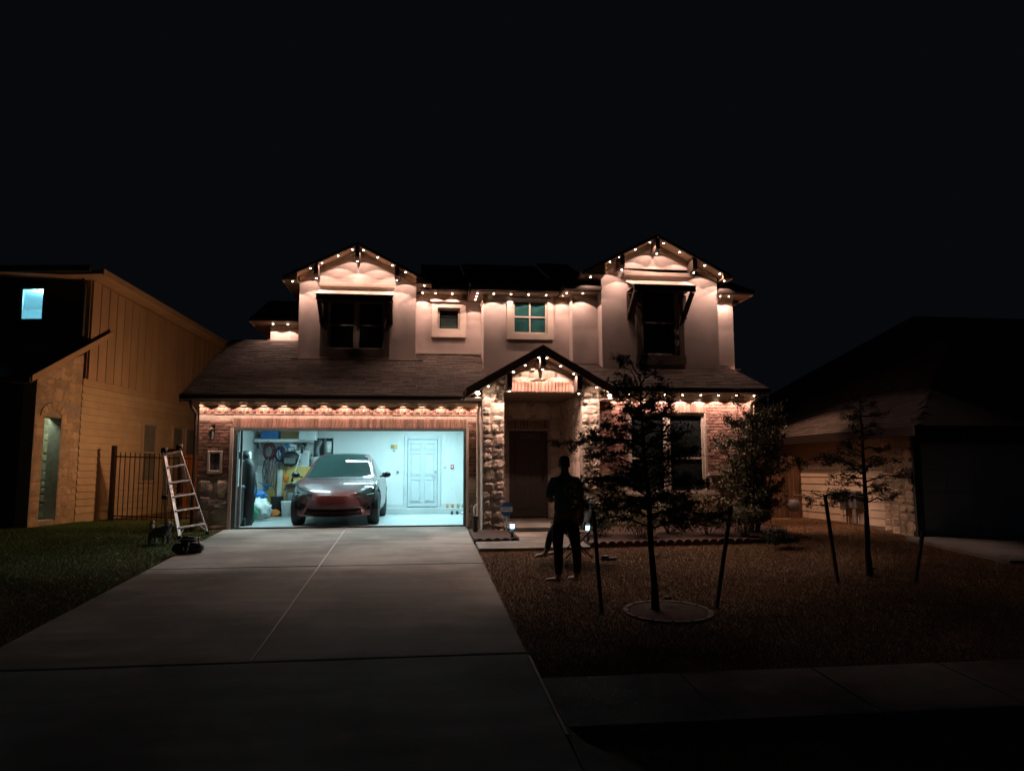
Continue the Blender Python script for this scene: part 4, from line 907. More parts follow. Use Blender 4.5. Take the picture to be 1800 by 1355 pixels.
t = empty('wheelbarrow'); t.location = (-3.42,20.62,.18); t.scale = (.8,.8,.8); tag(t, 'small grey-green barrow tipped up below the string trimmer', 'barrow')
MB().poly([(-.22,0,.62),(.26,0,.66),(.20,0,.86),(-.14,0,.84)],(0,.30,0)).build('tray', M['steelgrey'], t, bevel=.03); MB().tube([(-.28,.1,.10),(-.1,.05,.62),(.2,0,.95)],.014,6).build('handle', M['whitep'], t, True); MB().tube([(-.2,.2,.05),(.1,.2,.62)],.014,6).build('leg', M['blackp'], t)
MB().lathe((-.25,.15,.17),[(.14,-.04),(.16,0),(.14,.04)],16,'x').build('wheel', M['rubber'], t)
solid(MB().lathe((-3.72,20.5,0.005),[(.14,0),(.17,.5),(.175,.52)],16), 'black_bucket', M['blackp'], 'tall black tub holding orange bits behind the white buckets', 'tub', smooth=True)
solid(MB().ball((-3.72,20.28,.10),.10,10,(1.5,.8,.9),.2), 'orange_netting', M['orangep'], 'heap of orange netting on the floor before the black tub', 'netting')
t = empty('white_bucket'); t.location = (-3.40,20.2,0); tag(t, 'white bucket, left one of the pair beside the car', 'bucket', 'white buckets')
MB().lathe((0,0,0),[(.13,0),(.155,.36),(.165,.37),(.165,.40),(.15,.41)],18).build('pail', M['whitep'], t, True); MB().tube([(-.16,0,.36),(-.1,-.1,.30),(.1,-.1,.30),(.16,0,.36)],.006,5).build('bail', M['steel'], t)
t2 = t.copy(); COL.objects.link(t2); t2.location = (-3.10,20.35,0); t2['label'] = 'white bucket, right one of the pair beside the car'
for ch in list(t.children): c2 = ch.copy(); COL.objects.link(c2); c2.parent = t2
solid(MB().box(-3.48,-3.08,20.6,20.9,.02,.62), 'storage_tote', M['greyp'], 'grey-blue plastic tote standing behind the white buckets', 'tote', bevel=.03)
def crumple(o, a=.05, fq=9):
    from mathutils import noise
    for v in o.data.vertices:
        d = v.co.normalized(); v.co += d*a*(noise.noise(v.co*fq+Vector((a*99,1,2)))*1.6+.7*noise.noise(v.co*fq*2.6)); v.co.z = max(v.co.z, -.22)
def sack(c, r_, sq, m, label, nm='sack'):
    o = MB().ball((0,0,0), r_, 30, sq, 0).build(nm, M[m], None, True); crumple(o, .07); o.location = c; tag(o, label, 'sack', 'sacks by the left garage wall'); return o
sack((-3.98,18.2,.22),.24,(.9,.8,1.0),'green','shiny green plastic sack slumped behind the black bag, lowest of the pile'); sack((-3.78,18.7,.26),.28,(.9,.8,.95),'whitep','clear pale plastic sack bulging beside the green sack'); sack((-3.95,18.9,.60),.22,(1.2,.8,.6),'blue','dark blue and teal bag on top of the sacks')
hanging('folding_fan', 'blue and white toy hanging at the left edge of the plywood', 'toy', (-3.98,20.4,.78), lambda t: (MB().lathe((0,0,-.12),[(.01,0),(.10,.16),(.13,.18)],12).build('cone', M['blue'], t, True), MB().tube([(-.22,0,.12),(0,-.02,.04),(.2,0,.0)],.012,5).build('rod', M['blackp'], t)))
# right part of the back wall
t = hanging('wall_note', 'small brown and yellow card pinned on the back wall left of the white door', 'card', (-.69,21.49,1.86), lambda t: (MB().box(-.09,.0,-.012,.0,-.05,.06).build('card_half', M['card'], t), MB().box(.003,.09,-.012,0,-.05,.06).build('card_half', M['ply'], t), MB().lathe((0,-.005,-.10),[(.03,0),(.02,-.03)],10,'y').build('hook', M['steel'], t)))
hanging('outlet', 'small dark socket on the back wall between car and white door', 'socket', (-.58,21.49,1.17), lambda t: (MB().box(-.035,.035,-.006,0,-.055,.055).build('faceplate', M['whitep'], t), MB().lathe((.0,-.006,-.02),[(.03,0),(.03,-.03)],10,'y').build('plug', M['steelgrey'], t)))
hanging('light_switch', 'pale double light switch right of the white door', 'switch', (.76,21.49,1.27), lambda t: (MB().box(-.06,.06,-.008,0,-.06,.06).build('faceplate', M['whitep'], t), MB().box(-.035,-.01,-.014,-.008,-.03,.03).build('rocker', M['greyp'], t), MB().box(.01,.035,-.014,-.008,-.03,.03).build('rocker', M['greyp'], t)))
hanging('door_opener_button', 'small pinkish control button with a white centre on the back wall far right', 'button', (.97,21.49,1.29), lambda t: (MB().box(-.045,.045,-.02,0,-.065,.06).build('casing', M['redp'], t, bevel=.01), MB().box(-.022,.022,-.03,-.02,-.02,.03).build('push_pad', M['whitep'], t)))
def shoe_pair(x, y, z, m, label, sc=1):
    t = empty('pair_of_shoes'); t.location = (x,y,z); tag(t, label, 'shoes', 'shoes at the back right of the garage')
    for dx in (-.07,.07): 
        s_ = MB().ball((dx,0,.04),.05,10,(.9,2.4,.85)).build('shoe', M[m], t, True); MB().ball((dx,.06,.07),.035,8,(.9,1.1,.7)).build('opening', M['blackp'], s_, True)
shoe_pair(.90,21.15,.15,'orangep','orange-brown shoes on the ledge, nearer the white door'); shoe_pair(1.20,21.15,.15,'card','tan shoes on the ledge beside the right wall')
shoe_pair(1.0,20.5,0,'blackp','black shoes on the floor below the ledge'); shoe_pair(1.28,20.45,0,'whitep','white and red shoes on the floor beside the right wall')

# ================================================================== LEFT NEIGHBOUR (own frame: x to the right, y along the side wall)
N1 = empty('neighbour_house', (0,0,0), R(-YAW)); tag(N1, 'tan sided house on the left with a stone porch corner and one lit cyan window', 'house')
def turned(o, rz=90): o.rotation_euler.z = R(rz); return o
V = 10.8
SW = turned(wall_y('side_wall', 18.46, 28, -.3, 3.34, V+.02, [], M['siding'], N1, .12)); 
zb = .15
for i in range(18):
    z0 = .16+i*.1765
    MB().poly([(18.47,V+.016,z0),(18.47,V-.030,z0),(18.47,V+.000,z0+.172),(18.47,V+.016,z0+.178)], (9.5,0,0)).build('siding_board', M['siding'], SW)
MB().box(18.47,28,V-.012,V+.02,-.3,.145).build('foundation_board', M['siding'], SW)
MB().box(18.46,28,V-.03,V+.02,3.34,3.52).build('band_board', M['siding2'], SW)
UW = turned(MB().poly([(18.64,V+.03,3.34),(28,V+.03,3.34),(28,V+.03,5.62),(18.64,V+.03,6.10)], (0,.12,0)).build('upper_side_wall', M['siding2'], N1))
top = lambda u: 6.08-(u-18.64)*.0515
u = 18.66
while u < 27.6:
    a, b = u, min(u+.362, 27.6)
    MB().poly([(a,V-.03,3.525),(b,V-.03,3.525),(b,V-.03,top(b)),(a,V-.03,top(a))], (0,.055,0)).build('batten_board', M['siding2'], UW); u += .40
# eave of the long side
er = turned(MB().poly([(18.2,V-.5,6.14),(18.2,V+.4,6.12),(18.2,V+6.4,6.40),(18.2,V+6.4,6.50),(18.2,V-.5,6.24)], (10.0,0,-.515)).build('roof', M['siding2'], N1))
MB().poly([(18.18,V-.53,6.10),(18.18,V-.50,6.10),(18.18,V-.50,6.27),(18.18,V-.53,6.27)], (10,0,-.515)).build('fascia', M['siding2'], er)
# stone porch corner with arched side opening
hs = [(17.06,17.70,.06,2.46)]
PO = turned(wall_y('porch_pier', 16.70, 18.46, -.3, 3.40, V, hs, M['stonem'], N1, .3))
MB().poly([(16.70,V,3.40),(18.46,V,3.40),(18.46,V,4.14)], (0,.3,0)).build('pier_top', M['stonem'], PO)
arch = lambda x: 2.46+.19*math.sqrt(max(0,1-((x-17.38)/.32)**2))
rk = lambda x: 3.40+(x-16.7)*.42
for (a,b,c,d) in ((16.71,17.05,-.1,2.5),(17.71,18.46,-.1,2.5),(16.71,18.46,2.86,3.36)): stones(a,b,c,d,V,PO,smin=.17,smax=.42,deep=.012,mtl='nbstone')
stones(16.9,18.46,3.38,4.1,V,PO,clip=lambda x: rk(x)-.02,smin=.17,smax=.42,deep=.012,mtl='nbstone')
for i in range(7):   # arch stones
    a0, a1 = math.pi*i/7, math.pi*(i+1)/7; q = lambda a, r_: (17.38+.30*r_*math.cos(a), V-.02, 2.46+.20*math.sin(a)*(1 if r_ == 1 else 1.9) )
    e_ = lambda a, k: (17.38+math.cos(a)*(.32 if k == 0 else .50), V-.022, 2.46+math.sin(a)*(.17 if k == 0 else .36))
    MB().poly([e_(a0+.02,0),e_(a1-.02,0),e_(a1-.02,1),e_(a0+.02,1)], (0,.03,0)).build('arch_stone', M['nbstone'], PO)
# back and floor of the porch behind the opening, lit by a small greenish porch lamp
PI = wall_y('porch_inner_wall', -13.2, -10.85, -.2, 3.0, 18.40, [], M['stonem'], N1); stones(-12.6,-11.1,.06,2.6,18.39,PI,smin=.15,smax=.4,deep=.03,mtl='nbstone')
MB().box(-13.3,-11.1,16.9,18.4,-.1,.05).build('porch_floor', M['concdark'], N1); MB().box(-13.3,-11.1,16.9,18.4,3.0,3.05).build('porch_ceiling', M['nbdark'], N1)
wall_y('front_wall', -16, -11.1, -.3, 3.4, 16.72, [], M['nbdark'], N1)
MB().box(-11.0,-10.82,16.98,17.68,.02,.08).build('porch_sill', M['trim'], N1)
lamp('porch_lamp', 'POINT', (-11.35,17.5,2.75), 42, (.72,1,.72), N1, shadow_soft_size=.1)
# lower roof
vv = Vector((0,1,.50)); s_ = slab((-16.3,16.35,3.30), (1,0,0), vv, 5.62, 3.5, .10).build('roof', M['groof'], N1); shingles(s_, (-16.3,16.35,3.30), (1,0,0), vv, 5.62, 3.5, m=M['groof'])
MB().poly([(-10.70,16.33,3.18),(-10.67,16.33,3.18),(-10.67,16.33,3.33),(-10.70,16.33,3.33)], (0,3.2,1.6)).build('rake_board', M['siding2'], s_)
MB().box(-16.3,-10.7,16.28,16.36,3.16,3.28).build('gutter', M['nbdark'], s_)
# upper front wall with the lit room
UF = wall_y('upper_front_wall', -17, -10.83, 4.0, 6.25, 18.66, [(-12.66,-12.06,5.06,5.92)], M['nbdark'], N1)
MB().box(-17,-10.7,18.2,18.66,6.23,6.27).box(-17,-10.6,18.14,18.2,6.2,6.36).build('front_eave', M['nbdark'], N1)
MB().tube([(-11.0,18.5,6.2),(-10.95,18.6,5.9),(-10.95,18.6,4.6)],.03,6).build('downspout', M['nbdark'], N1, True)
w_ = MB().box(-12.66,-12.62,18.70,18.75,5.06,5.92).box(-12.10,-12.06,18.70,18.75,5.06,5.92).box(-12.62,-12.10,18.70,18.75,5.88,5.92).box(-12.62,-12.10,18.70,18.75,5.06,5.10).build('window', M['frame'], N1); MB().box(-12.62,-12.10,18.72,18.726,5.10,5.88).build('pane', M['clear'], w_)
rm_ = MB(); rm_.box(-14.6,-11.1,18.83,21.8,6.0,6.05); rm_.box(-14.6,-14.5,18.83,21.8,4.2,6.3).box(-11.2,-11.1,18.83,21.8,4.2,6.3).box(-14.6,-11.1,21.7,21.8,4.2,6.3).box(-14.6,-11.1,18.83,21.8,6.25,6.3).box(-14.6,-11.1,18.83,21.8,4.2,4.25); rm_.build('lit_room', M['gwall'], N1)
dl = MB().lathe((-12.41,19.38,6.00),[(.2,.01),(.22,0),(.14,-.03),(0,-.05)],20).build('ceiling_dome_light', M['tube'], N1, True)
lamp('room_lamp', 'POINT', (-12.41,19.38,5.88), 260, (.20,.74,1), N1, shadow_soft_size=.18)
# side windows
for i, (a, b) in enumerate(((21.52,22.40),(23.42,24.22),(24.36,25.14))):
    wn = turned(window(N1, a, b, .86 if i == 0 else .80, 2.63, V-.075, 1, (.5,), fr=.07, pm='greypane'))
lay_stones()
# ---- neighbour's lawn fence
def stones_done(): pass
F = empty('iron_fence', (0,0,0), R(-YAW)); tag(F, 'black iron picket fence between the tan house and the brick house', 'fence')
gF = lambda x: -.03-(x+10.4)*.030
MB().box(-10.40,-10.30,19.25,19.36,-.15,1.86).build('fence_post', M['iron'], F, bevel=.006); MB().box(-8.62,-8.54,19.26,19.34,-.2,1.60).build('fence_post', M['iron'], F, bevel=.006); MB().box(-6.9,-6.82,19.26,19.34,-.2,1.60).build('fence_post', M['iron'], F)
for dzz in (.10,1.62): MB().bar((-10.3,19.30,dzz-.04),(-6.85,19.30,dzz-.11+gF(-6.85)*.3),.025,.032).build('fence_rail', M['iron'], F)
PK = MB().box(-.009,.009,-.009,.009,0,1.70).add([(-.009,-.009,1.70),(.009,-.009,1.70),(.009,.009,1.70),(-.009,.009,1.70),(0,0,1.75)], [(0,1,4),(1,2,4),(2,3,4),(3,0,4)]).mesh('picket', M['iron'])
x = -10.18
while x < -6.95: link('picket', PK, F, (x,19.30,gF(x)-.0)); x += .127
OW = empty('wooden_gate', (0,0,0), R(-YAW)); tag(OW, 'orange-lit wooden gate seen behind the ladder and iron fence', 'gate')
for i in range(6): MB().box(-10.72+i*.14,-10.72+i*.14+.13,24.0,24.02,-.3,1.72+random.uniform(-.01,.01)).build('fence_board', M['orangew'], OW)
MB().box(-10.72,-9.88,24.02,24.06,.1,.2).box(-10.72,-9.88,24.02,24.06,1.4,1.5).build('rail', M['orangew'], OW); MB().box(-10.86,-10.75,23.98,24.09,-.3,1.82).build('gate_post', M['iron'], OW)

# ================================================================== RIGHT NEIGHBOUR
N2 = empty('neighbour_house'); tag(N2, 'dark house on the right with cream sided wall and wide charcoal garage door', 'house')
V2 = 10.0
SW2 = turned(wall_y('side_wall', -22, -15.02, -.35, 1.95, V2+.02, [], M['rsiding'], N2, .12), -90)
for i in range(11): MB().poly([(-22,V2+.016,-.05+i*.175),(-22,V2-.012,-.05+i*.175),(-22,V2+.000,.122+i*.175),(-22,V2+.016,.127+i*.175)], (6.98,0,0)).build('siding_board', M['rsiding'], SW2)
MB().box(-22,-15.02,V2-.014,V2+.01,-.4,-.06).build('foundation_board', M['concdark'], SW2)
MB().box(V2-.02,V2+.10,16.6,16.72,-.3,1.95).build('corner_board', M['rsiding'], N2)
PP = turned(wall_y('pier_wall', -15.0, -14.0, -.4, 1.95, V2-.03, [], M['stonem'], N2, .2), -90); stones(-15.0,-14.0,-.35,1.9,V2-.035,PP,smin=.16,smax=.4,deep=.03,mtl='nbstone'); lay_stones()
MB().box(9.97,16.5,13.95,14.15,1.72,2.2).box(9.97,10.14,13.95,14.15,-.4,1.72).box(15.2,16.5,13.95,14.15,-.4,1.72).build('garage_front_wall', M['nbdark'], N2)
GD = MB().box(10.14,15.2,14.08,14.14,-.25,1.72).build('garage_door', M['gdoor'], N2)
for r_ in range(4):
    for c in range(8): MB().box(10.20+c*.62,10.20+c*.62+.56,14.066,14.08,-.22+r_*.485,-.22+r_*.485+.44).build('door_panel', M['gdoor'], GD, bevel=.01)
MB().box(9.93,9.97,14.0,14.1,.9,1.15).build('number_plate', M['steelgrey'], N2)
# roof: rises from the side eave, hipped to the front
mb = MB(); mb.add([(9.75,13.5,2.02),(20.5,13.5,2.02),(20.5,24,2.02),(9.75,24,2.02),(15.0,19.0,4.9),(15.0,21.5,4.9)], [(0,1,4),(1,2,5,4),(2,3,5),(3,0,4,5),(0,3,2,1)])
r2 = mb.build('roof', M['groof'], N2)
sv = Vector((5.55,5.5*0,2.88)); shingles(r2, (9.75,13.52,2.03), (0,1,0), Vector((5.25,0,2.88)), 10.4, 5.98, m=M['groof'], trim=lambda a, b: b/5.98*5.5 < a-.1 and b/5.98*2.5 < (10.2-a))
MB().box(9.66,9.75,13.5,24,1.84,2.04).build('gutter', M['iron'], r2); MB().box(9.66,20.5,13.42,13.5,1.84,2.04).build('gutter', M['gutter'], r2)
mb = MB(); mb.add([(11.5,19,2.6),(26,19,2.6),(26,30,2.6),(11.5,30,2.6),(17.5,24,6.6),(22,24,6.6)], [(0,1,5,4),(1,2,5),(2,3,4,5),(3,0,4)]); mb.build('rear_roof', M['groof'], N2)
def meter(px, w2, z0, z1, nm, lab, m):
    p = px; t = empty(nm); t.location = (9.98, p, 0); tag(t, lab, nm.split('_')[-1])
    MB().box(-.16,0,-w2,w2,z0,z1).build('casing', M[m], t, bevel=.02); MB().lathe((-.16,0,(z0+z1)/2+.05),[(.07,0),(.06,-.06)],14,'x').build('dial', M['greyp'], t, True); MB().tube([(-.06,0,z0),(-.06,0,-.12)],.02,6).build('conduit', M[m], t)
meter(16.35,.12,.25,.72,'electric_meter','grey electric meter box on the cream siding, left one','steelgrey'); meter(15.95,.15,.30,.70,'electric_box','wider grey electric panel right of the meter','steelgrey')
t = empty('gas_meter'); t.location = (9.6,18.2,-.1); tag(t, 'rounded grey gas meter low beside the wooden fence', 'gas meter'); MB().lathe((0,0,.22),[(.10,0),(.16,.05),(.16,.22),(.10,.30)],14).build('casing', M['steelgrey'], t, True); MB().tube([(0,0,.5),(0,0,.62),(.3,0,.62)],.02,6).build('pipe', M['steelgrey'], t)
t = empty('transformer_box'); t.location = (10.16,13.80,0); 
bpy.data.objects.remove(t)
# wooden fence between the houses
WF = empty('wooden_fence'); tag(WF, 'weathered wooden board fence between the brick house and the right neighbour', 'fence')
x = 7.52
while x < 9.95: h = 1.50+random.uniform(-.02,.03); MB().box(x,x+.128,18.5+random.uniform(-.008,.008),18.52,-.2,h).build('fence_board', M['fencew'], WF); x += .142
for z in (.15,1.2): MB().box(7.5,9.95,18.53,18.57,z,z+.09).build('rail', M['fencew'], WF)

# ================================================================== BEDS AND EDGING
def edging_run(pts, label, name='bed_edging'):
    t = empty(name); tag(t, label, 'edging')
    for (a, b) in zip(pts, pts[1:]):
        a = Vector(a); b = Vector(b); L = (b-a).length; n = max(1, round(L/.165)); ang = math.atan2(b.y-a.y, b.x-a.x)
        for i in range(n):
            c = a+(b-a)*((i+.5)/n); q = [(-.08,0,-.05),(.08,0,-.05),(.08,0,.06),(.055,0,.095),(0,0,.11),(-.055,0,.095),(-.08,0,.06)]
            o = MB().poly([(x,-.02,z) for x,_,z in q], (0,.045,0)).build('edging_stone', M['edging'], t, bevel=.006); o.location = (c.x,c.y,gz(c.x,c.y)); o.rotation_euler.z = ang
    return t
b1 = MB().poly([(1.10,14.12,dz(14.12)+.035),(1.86,14.16,dz(14.16)+.035),(1.76,15.40,dz(15.4)+.035),(1.10,15.50,dz(15.5)+.035)], (0,0,-.06)).build('flower_bed', M['mulch']); b1['kind'] = 'structure'
edging_run([(1.07,15.45),(1.07,14.1),(1.90,14.14),(1.86,15.2)], 'scalloped red edging round the small bed at the left entry column')
b2 = MB().poly([(3.12,13.50,dz(13.5)+.03),(4.6,13.62,dz(13.62)+.03),(7.2,13.70,dz(13.7)+.03),(7.5,14.3,dz(14.3)+.03),(7.5,15.8,dz(15.8)+.03),(3.12,15.8,dz(15.8)+.03)], (0,0,-.06)).build('flower_bed', M['mulch']); b2['kind'] = 'structure'
edging_run([(3.12,14.9),(3.14,13.48),(4.6,13.58),(6.3,13.64)], 'scalloped red edging in front of the shrub bed')
# bollard and solar lights
def solar(p, label):
    t = empty('solar_path_light'); t.location = p; tag(t, label, 'path light', 'solar path lights'); MB().lathe((0,0,0),[(.028,0),(.028,.20)],10).build('post', M['blackp'], t, True)
    MB().lathe((0,0,.205),[(.042,0),(.045,.085)],12).build('lens', M['solar'], t, True); MB().lathe((0,0,.292),[(.055,0),(.055,.02),(.03,.035)],12).build('cap', M['blackp'], t); lamp('lamp', 'POINT', (0,-.07,.25), .8, (.35,.8,1), t, shadow_soft_size=.03)
solar((1.80,14.28,-.12), 'cyan solar path light in the small bed left of the path'); solar((3.13,13.62,-.12), 'cyan solar path light right of the path beside the seated person')
solid(MB().lathe((1.16,15.20,-.06),[(.05,0),(.05,.26),(.06,.27),(.06,.33)],12), 'garden_bollard', M['blackp'], 'short black garden bollard between garage and entry column', 'bollard', smooth=False)
t = empty('security_sign'); t.location = (1.80,15.25,0); tag(t, 'small octagonal blue and white yard sign by the left entry column', 'sign')
oc = [(.135*math.cos(R(22.5+45*i)), .155*math.sin(R(22.5+45*i))) for i in range(8)]
MB().box(-.012,.012,-.006,.006,-.12,.55).build('stake', M['steel'], t)
MB().poly([(x,-.012,.40+z) for x,z in oc], (0,.01,0)).build('plate', M['blue'], t); MB().box(-.125,.125,-.017,-.013,.35,.44).build('white_band', M['whitep'], t)
MB().box(-.09,.09,-.020,-.018,.385,.392).box(-.08,.08,-.020,-.018,.41,.416).build('print_line', M['navy'], t)
solid(MB().tube([(1.20,16.0,.25),(1.20,15.95,.40),(1.22,15.9,.46),(1.27,15.9,.42)],.022,6), 'garden_tap', M['whitep'], 'pale garden tap on the brick right of the garage opening', 'tap', smooth=True)

# ================================================================== PLANTS
LEAFM = {}
def leafmat(name, c1, c2):
    m = mat(name, c1, .5, .3, 1.2, 0, 1, col2=c2, rand=.35); return m
M['leaf_dark'] = leafmat('dark_green_leaves', (.035,.055,.018), (.022,.035,.014)); M['leaf_green'] = leafmat('mid_green_leaves', (.10,.13,.05), (.05,.075,.03)); M['leaf_olive'] = leafmat('olive_leaves', (.30,.23,.10), (.14,.12,.05)); M['leaf_red'] = leafmat('bronze_leaves', (.16,.15,.08), (.08,.09,.045)); M['leaf_hedge'] = leafmat('hedge_leaves', (.03,.045,.018), (.02,.028,.014))
def leaves(C_, size, jitter=.35, asp=.45):
    C_ = np.array(C_); n = len(C_); d = rng.normal(size=(n,3)); d /= np.linalg.norm(d,axis=1)[:,None]; e = np.cross(d, rng.normal(size=(n,3))); e /= np.linalg.norm(e,axis=1)[:,None]
    s_ = size*(1+rng.uniform(-jitter,jitter,n))[:,None]; f_ = np.cross(d,e)*.18
    v = np.stack([C_-d*s_, C_+e*s_*asp+f_*s_, C_+d*s_, C_-e*s_*asp+f_*s_], 1).reshape(-1,3)
    return v, np.arange(n*4).reshape(-1,4)
def mesh_np(name, v, f, m, parent=None):
    me = bpy.data.meshes.new(name); me.from_pydata(v.tolist() if hasattr(v,'tolist') else v, [], f.tolist() if hasattr(f,'tolist') else f); me.materials.append(m)
    o = bpy.data.objects.new(name, me); COL.objects.link(o)
    if parent: o.parent = parent
    return o
def branch_path(a, b, sag, n=6, wob=.03):
    a = Vector(a); b = Vector(b); out = []
    for i in range(n+1):
        t = i/n; p = a.lerp(b, t); p.z += sag*4*t*(1-t); p += Vector([random.uniform(-wob,wob)*(t>0) for _ in range(3)]); out.append(p)
    return out
def tree(name, base, h, tr, layers, label, lm, lsize, dens, cat='tree', lean=(0,0), twigs=True, trunk_top=.95):
    t = empty(name, base); tag(t, label, cat)
    tp = [(lean[0]*k+random.uniform(-.015,.015), lean[1]*k, h*k*trunk_top) for k in (0,.1,.25,.45,.65,.85,1)]
    MB().tube([(0,0,-.1)]+tp, [tr*1.5,tr*1.35,tr,tr*.9,tr*.75,tr*.5,tr*.3,tr*.12], 8).build('trunk', M['bark'], t, True)
    lc = []
    for (z, reach, ang, rise) in layers:
        k = z/h; a = Vector((lean[0]*k, lean[1]*k, z)); b = a + Vector((math.cos(ang)*reach, math.sin(ang)*reach, rise))
        pts = branch_path(a, b, reach*.10); MB().tube(pts, [tr*.32*(1-.8*i/6) for i in range(7)], 5).build('branch', M['bark'], t, True)
        n = int(dens*reach)
        tw = MB()
        for j in range(max(2,int(reach*9))):
            s_ = random.uniform(.15,1); p = pts[min(5,int(s_*6))].lerp(pts[min(6,int(s_*6)+1)], s_*6-int(s_*6)) if s_ < 1 else pts[6]
            L = random.uniform(.10,.34)*(1.15-.5*s_); an = ang+random.uniform(-1.3,1.3); q = p+Vector((math.cos(an)*L, math.sin(an)*L, random.uniform(-.08,.12)))
            tw.tube([p,q],[.006,.002],3)
            for _ in range(int(n/max(2,int(reach*9)))): 
                u_ = random.uniform(.1,1.05); c = p.lerp(q,u_); lc.append((c.x+random.gauss(0,.030), c.y+random.gauss(0,.030), c.z+random.gauss(0,.024)))
        tw.build('twigs', M['bark'], t, fix=False)['kind'] = 'stuff'
    v, f = leaves(lc, lsize); o = mesh_np('crown', v, f, M[lm], t); o['kind'] = 'stuff'; return t
A = G(1152,1066)
def layered(h, n, z0, rmax, f=None):
    out = []
    for i in range(n):
        k = i/(n-1); z = z0+(h-z0)*k; r_ = rmax*(1-.62*k**1.3)*(.75+.35*random.random())
        out.append((z, max(.18,r_), i*2.4+random.uniform(-.35,.35), random.uniform(-.04,.14)))
    return out
la = layered(2.62, 52, .92, .92); la += [(2.5+.06*i, .38-.02*i, i*1.9, .28) for i in range(7)]
la += [(1.95,1.08,math.pi-.1,-.05),(1.93,.95,math.pi+.25,-.02),(1.42,.98,math.pi+.1,.0),(1.40,.85,.1,.02),(1.15,1.0,math.pi-.2,.0),(1.05,1.0,.15,.0),(1.7,.8,.05,.1),(1.2,.9,math.pi+.3,-.05)]
tree('young_elm', (A.x,A.y,A.z), 3.0, .040, la, 'dense young tree with flat dark tiers inside the ring of edging on the lawn', 'leaf_green', .0175, 640, lean=(-.13,0))
B = G(1527,1006)
lb = layered(2.6, 26, 1.02, .62); lb += [(1.55,1.1,math.pi-.1,.02),(1.45,.9,math.pi+.2,.25),(1.15,.95,math.pi,-.12),(1.05,.8,math.pi+.3,-.05)]
tree('young_oak', (B.x,B.y,B.z), 2.9, .042, lb, 'thin young tree with arching side branches on the right of the lawn', 'leaf_green', .016, 600, lean=(.02,0))
# crape myrtle at the house corner, several stems
C0 = Vector((6.85,14.7,-.14)); t = empty('crape_myrtle', C0); tag(t, 'tall loose multi-stemmed shrub covering the right corner of the brick house', 'shrub'); lc = []
for i in range(9):
    a = i*.7; top_ = Vector((math.cos(a)*random.uniform(.25,.75)+ (.15), math.sin(a)*.45, random.uniform(2.1,3.15))); pts = branch_path((math.cos(a)*.08,math.sin(a)*.08,-.05), top_, 0, 7, .04)
    MB().tube(pts, [.022*(1-.85*k/7)+.002 for k in range(8)], 6).build('stem', M['bark'], t, True); tw = MB()
    for j in range(44):
        s_ = random.uniform(.22,1); p = pts[int(s_*7)] if s_ < 1 else pts[7]; an = random.uniform(0,6.28); L = random.uniform(.15,.48); q = p+Vector((math.cos(an)*L, math.sin(an)*L*.8, random.uniform(0,.3))); tw.tube([p,q],[.006,.002],3)
        for _ in range(40): u_ = random.uniform(.2,1.05); c = p.lerp(q,u_); lc.append((c.x+random.gauss(0,.035),c.y+random.gauss(0,.035),c.z+random.gauss(0,.035)))
    tw.build('twigs', M['bark'], t, fix=False)['kind'] = 'stuff'
v, f = leaves(lc, .032); mesh_np('crown', v, f, M['leaf_red'], t)['kind'] = 'stuff'
def bush(c, r_, sq, n, m, label, ls=.024, name='garden_shrub', group='shrubs in the front bed'):
    t = empty(name, c); tag(t, label, 'shrub', group); lc = []
    nb = 9; cs = [(random.uniform(-.55,.55)*r_*sq[0], random.uniform(-.5,.5)*r_*sq[1], random.uniform(.35,1.0)*r_*sq[2], r_*random.uniform(.35,.6)) for _ in range(nb)]
    tw = MB()
    for (x,y,z,rr) in cs:
        tw.tube([(x*.15,y*.15,-.03),(x*.6,y*.6,z*.5),(x,y,z)],[.010,.007,.003],4)
        for _ in range(n//nb):
            d = Vector((random.gauss(0,1),random.gauss(0,1),random.gauss(0,1))).normalized()*rr*random.uniform(.45,1.08); lc.append((x+d.x,y+d.y,max(.01,z+d.z*.85)))
    tw.build('stems', M['bark'], t, fix=False); v, f = leaves(lc, ls); mesh_np('foliage', v, f, M[m], t)['kind'] = 'stuff'
bush((3.55,14.5,-.13),.46,(1,.8,1.6),2400,'leaf_red','bronze leafed shrub at the left end of the bed, beside the path',.026)
bush((4.35,14.3,-.13),.48,(1.1,.8,1.4),2800,'leaf_olive','olive shrub in the bed just left of the trunk of the dense tree',.024)
bush((5.05,14.6,-.13),.46,(1.0,.8,1.3),2400,'leaf_dark','dark shrub in the bed below the front window')
bush((5.75,14.4,-.13),.52,(1.1,.8,1.4),3000,'leaf_olive','wide olive shrub below the right half of the front window',.022)
bush((6.40,14.1,-.14),.44,(1.0,.8,1.2),2400,'leaf_red','low bronze shrub at the foot of the tall corner shrub')
bush((6.55,13.15,-.17),.30,(1.25,.8,.75),2200,'leaf_hedge','low dark clipped shrub at the right end of the bed, on the lawn edge',.018,'clipped_shrub',None)
bush((8.15,8.35,-.5),.55,(1.1,1,1.0),2600,'leaf_hedge','dark shrub at the far right edge of the lawn',.022,'dark_shrub',None)
def stake(a, b, label):
    o = MB().bar((0,0,-.12), b, .042, .042).build('tree_stake', M['stake'], None, bevel=.004); o.location = a; tag(o, label, 'stake', 'stakes beside the young trees')
def stk(px, py, tx, ty, label): a = G(px,py); b = P(tx,ty,a.y+.02)-a; stake(a, b, label)
stk(1058,1070,1043,898,'left wooden stake of the dense tree in the edging ring'); stk(1257,1062,1285,890,'right wooden stake of the dense tree, leaning outward'); stk(1473,1017,1450,870,'left leaning stake of the thin tree on the right'); stk(1606,1017,1622,935,'right leaning stake of the thin tree on the right')
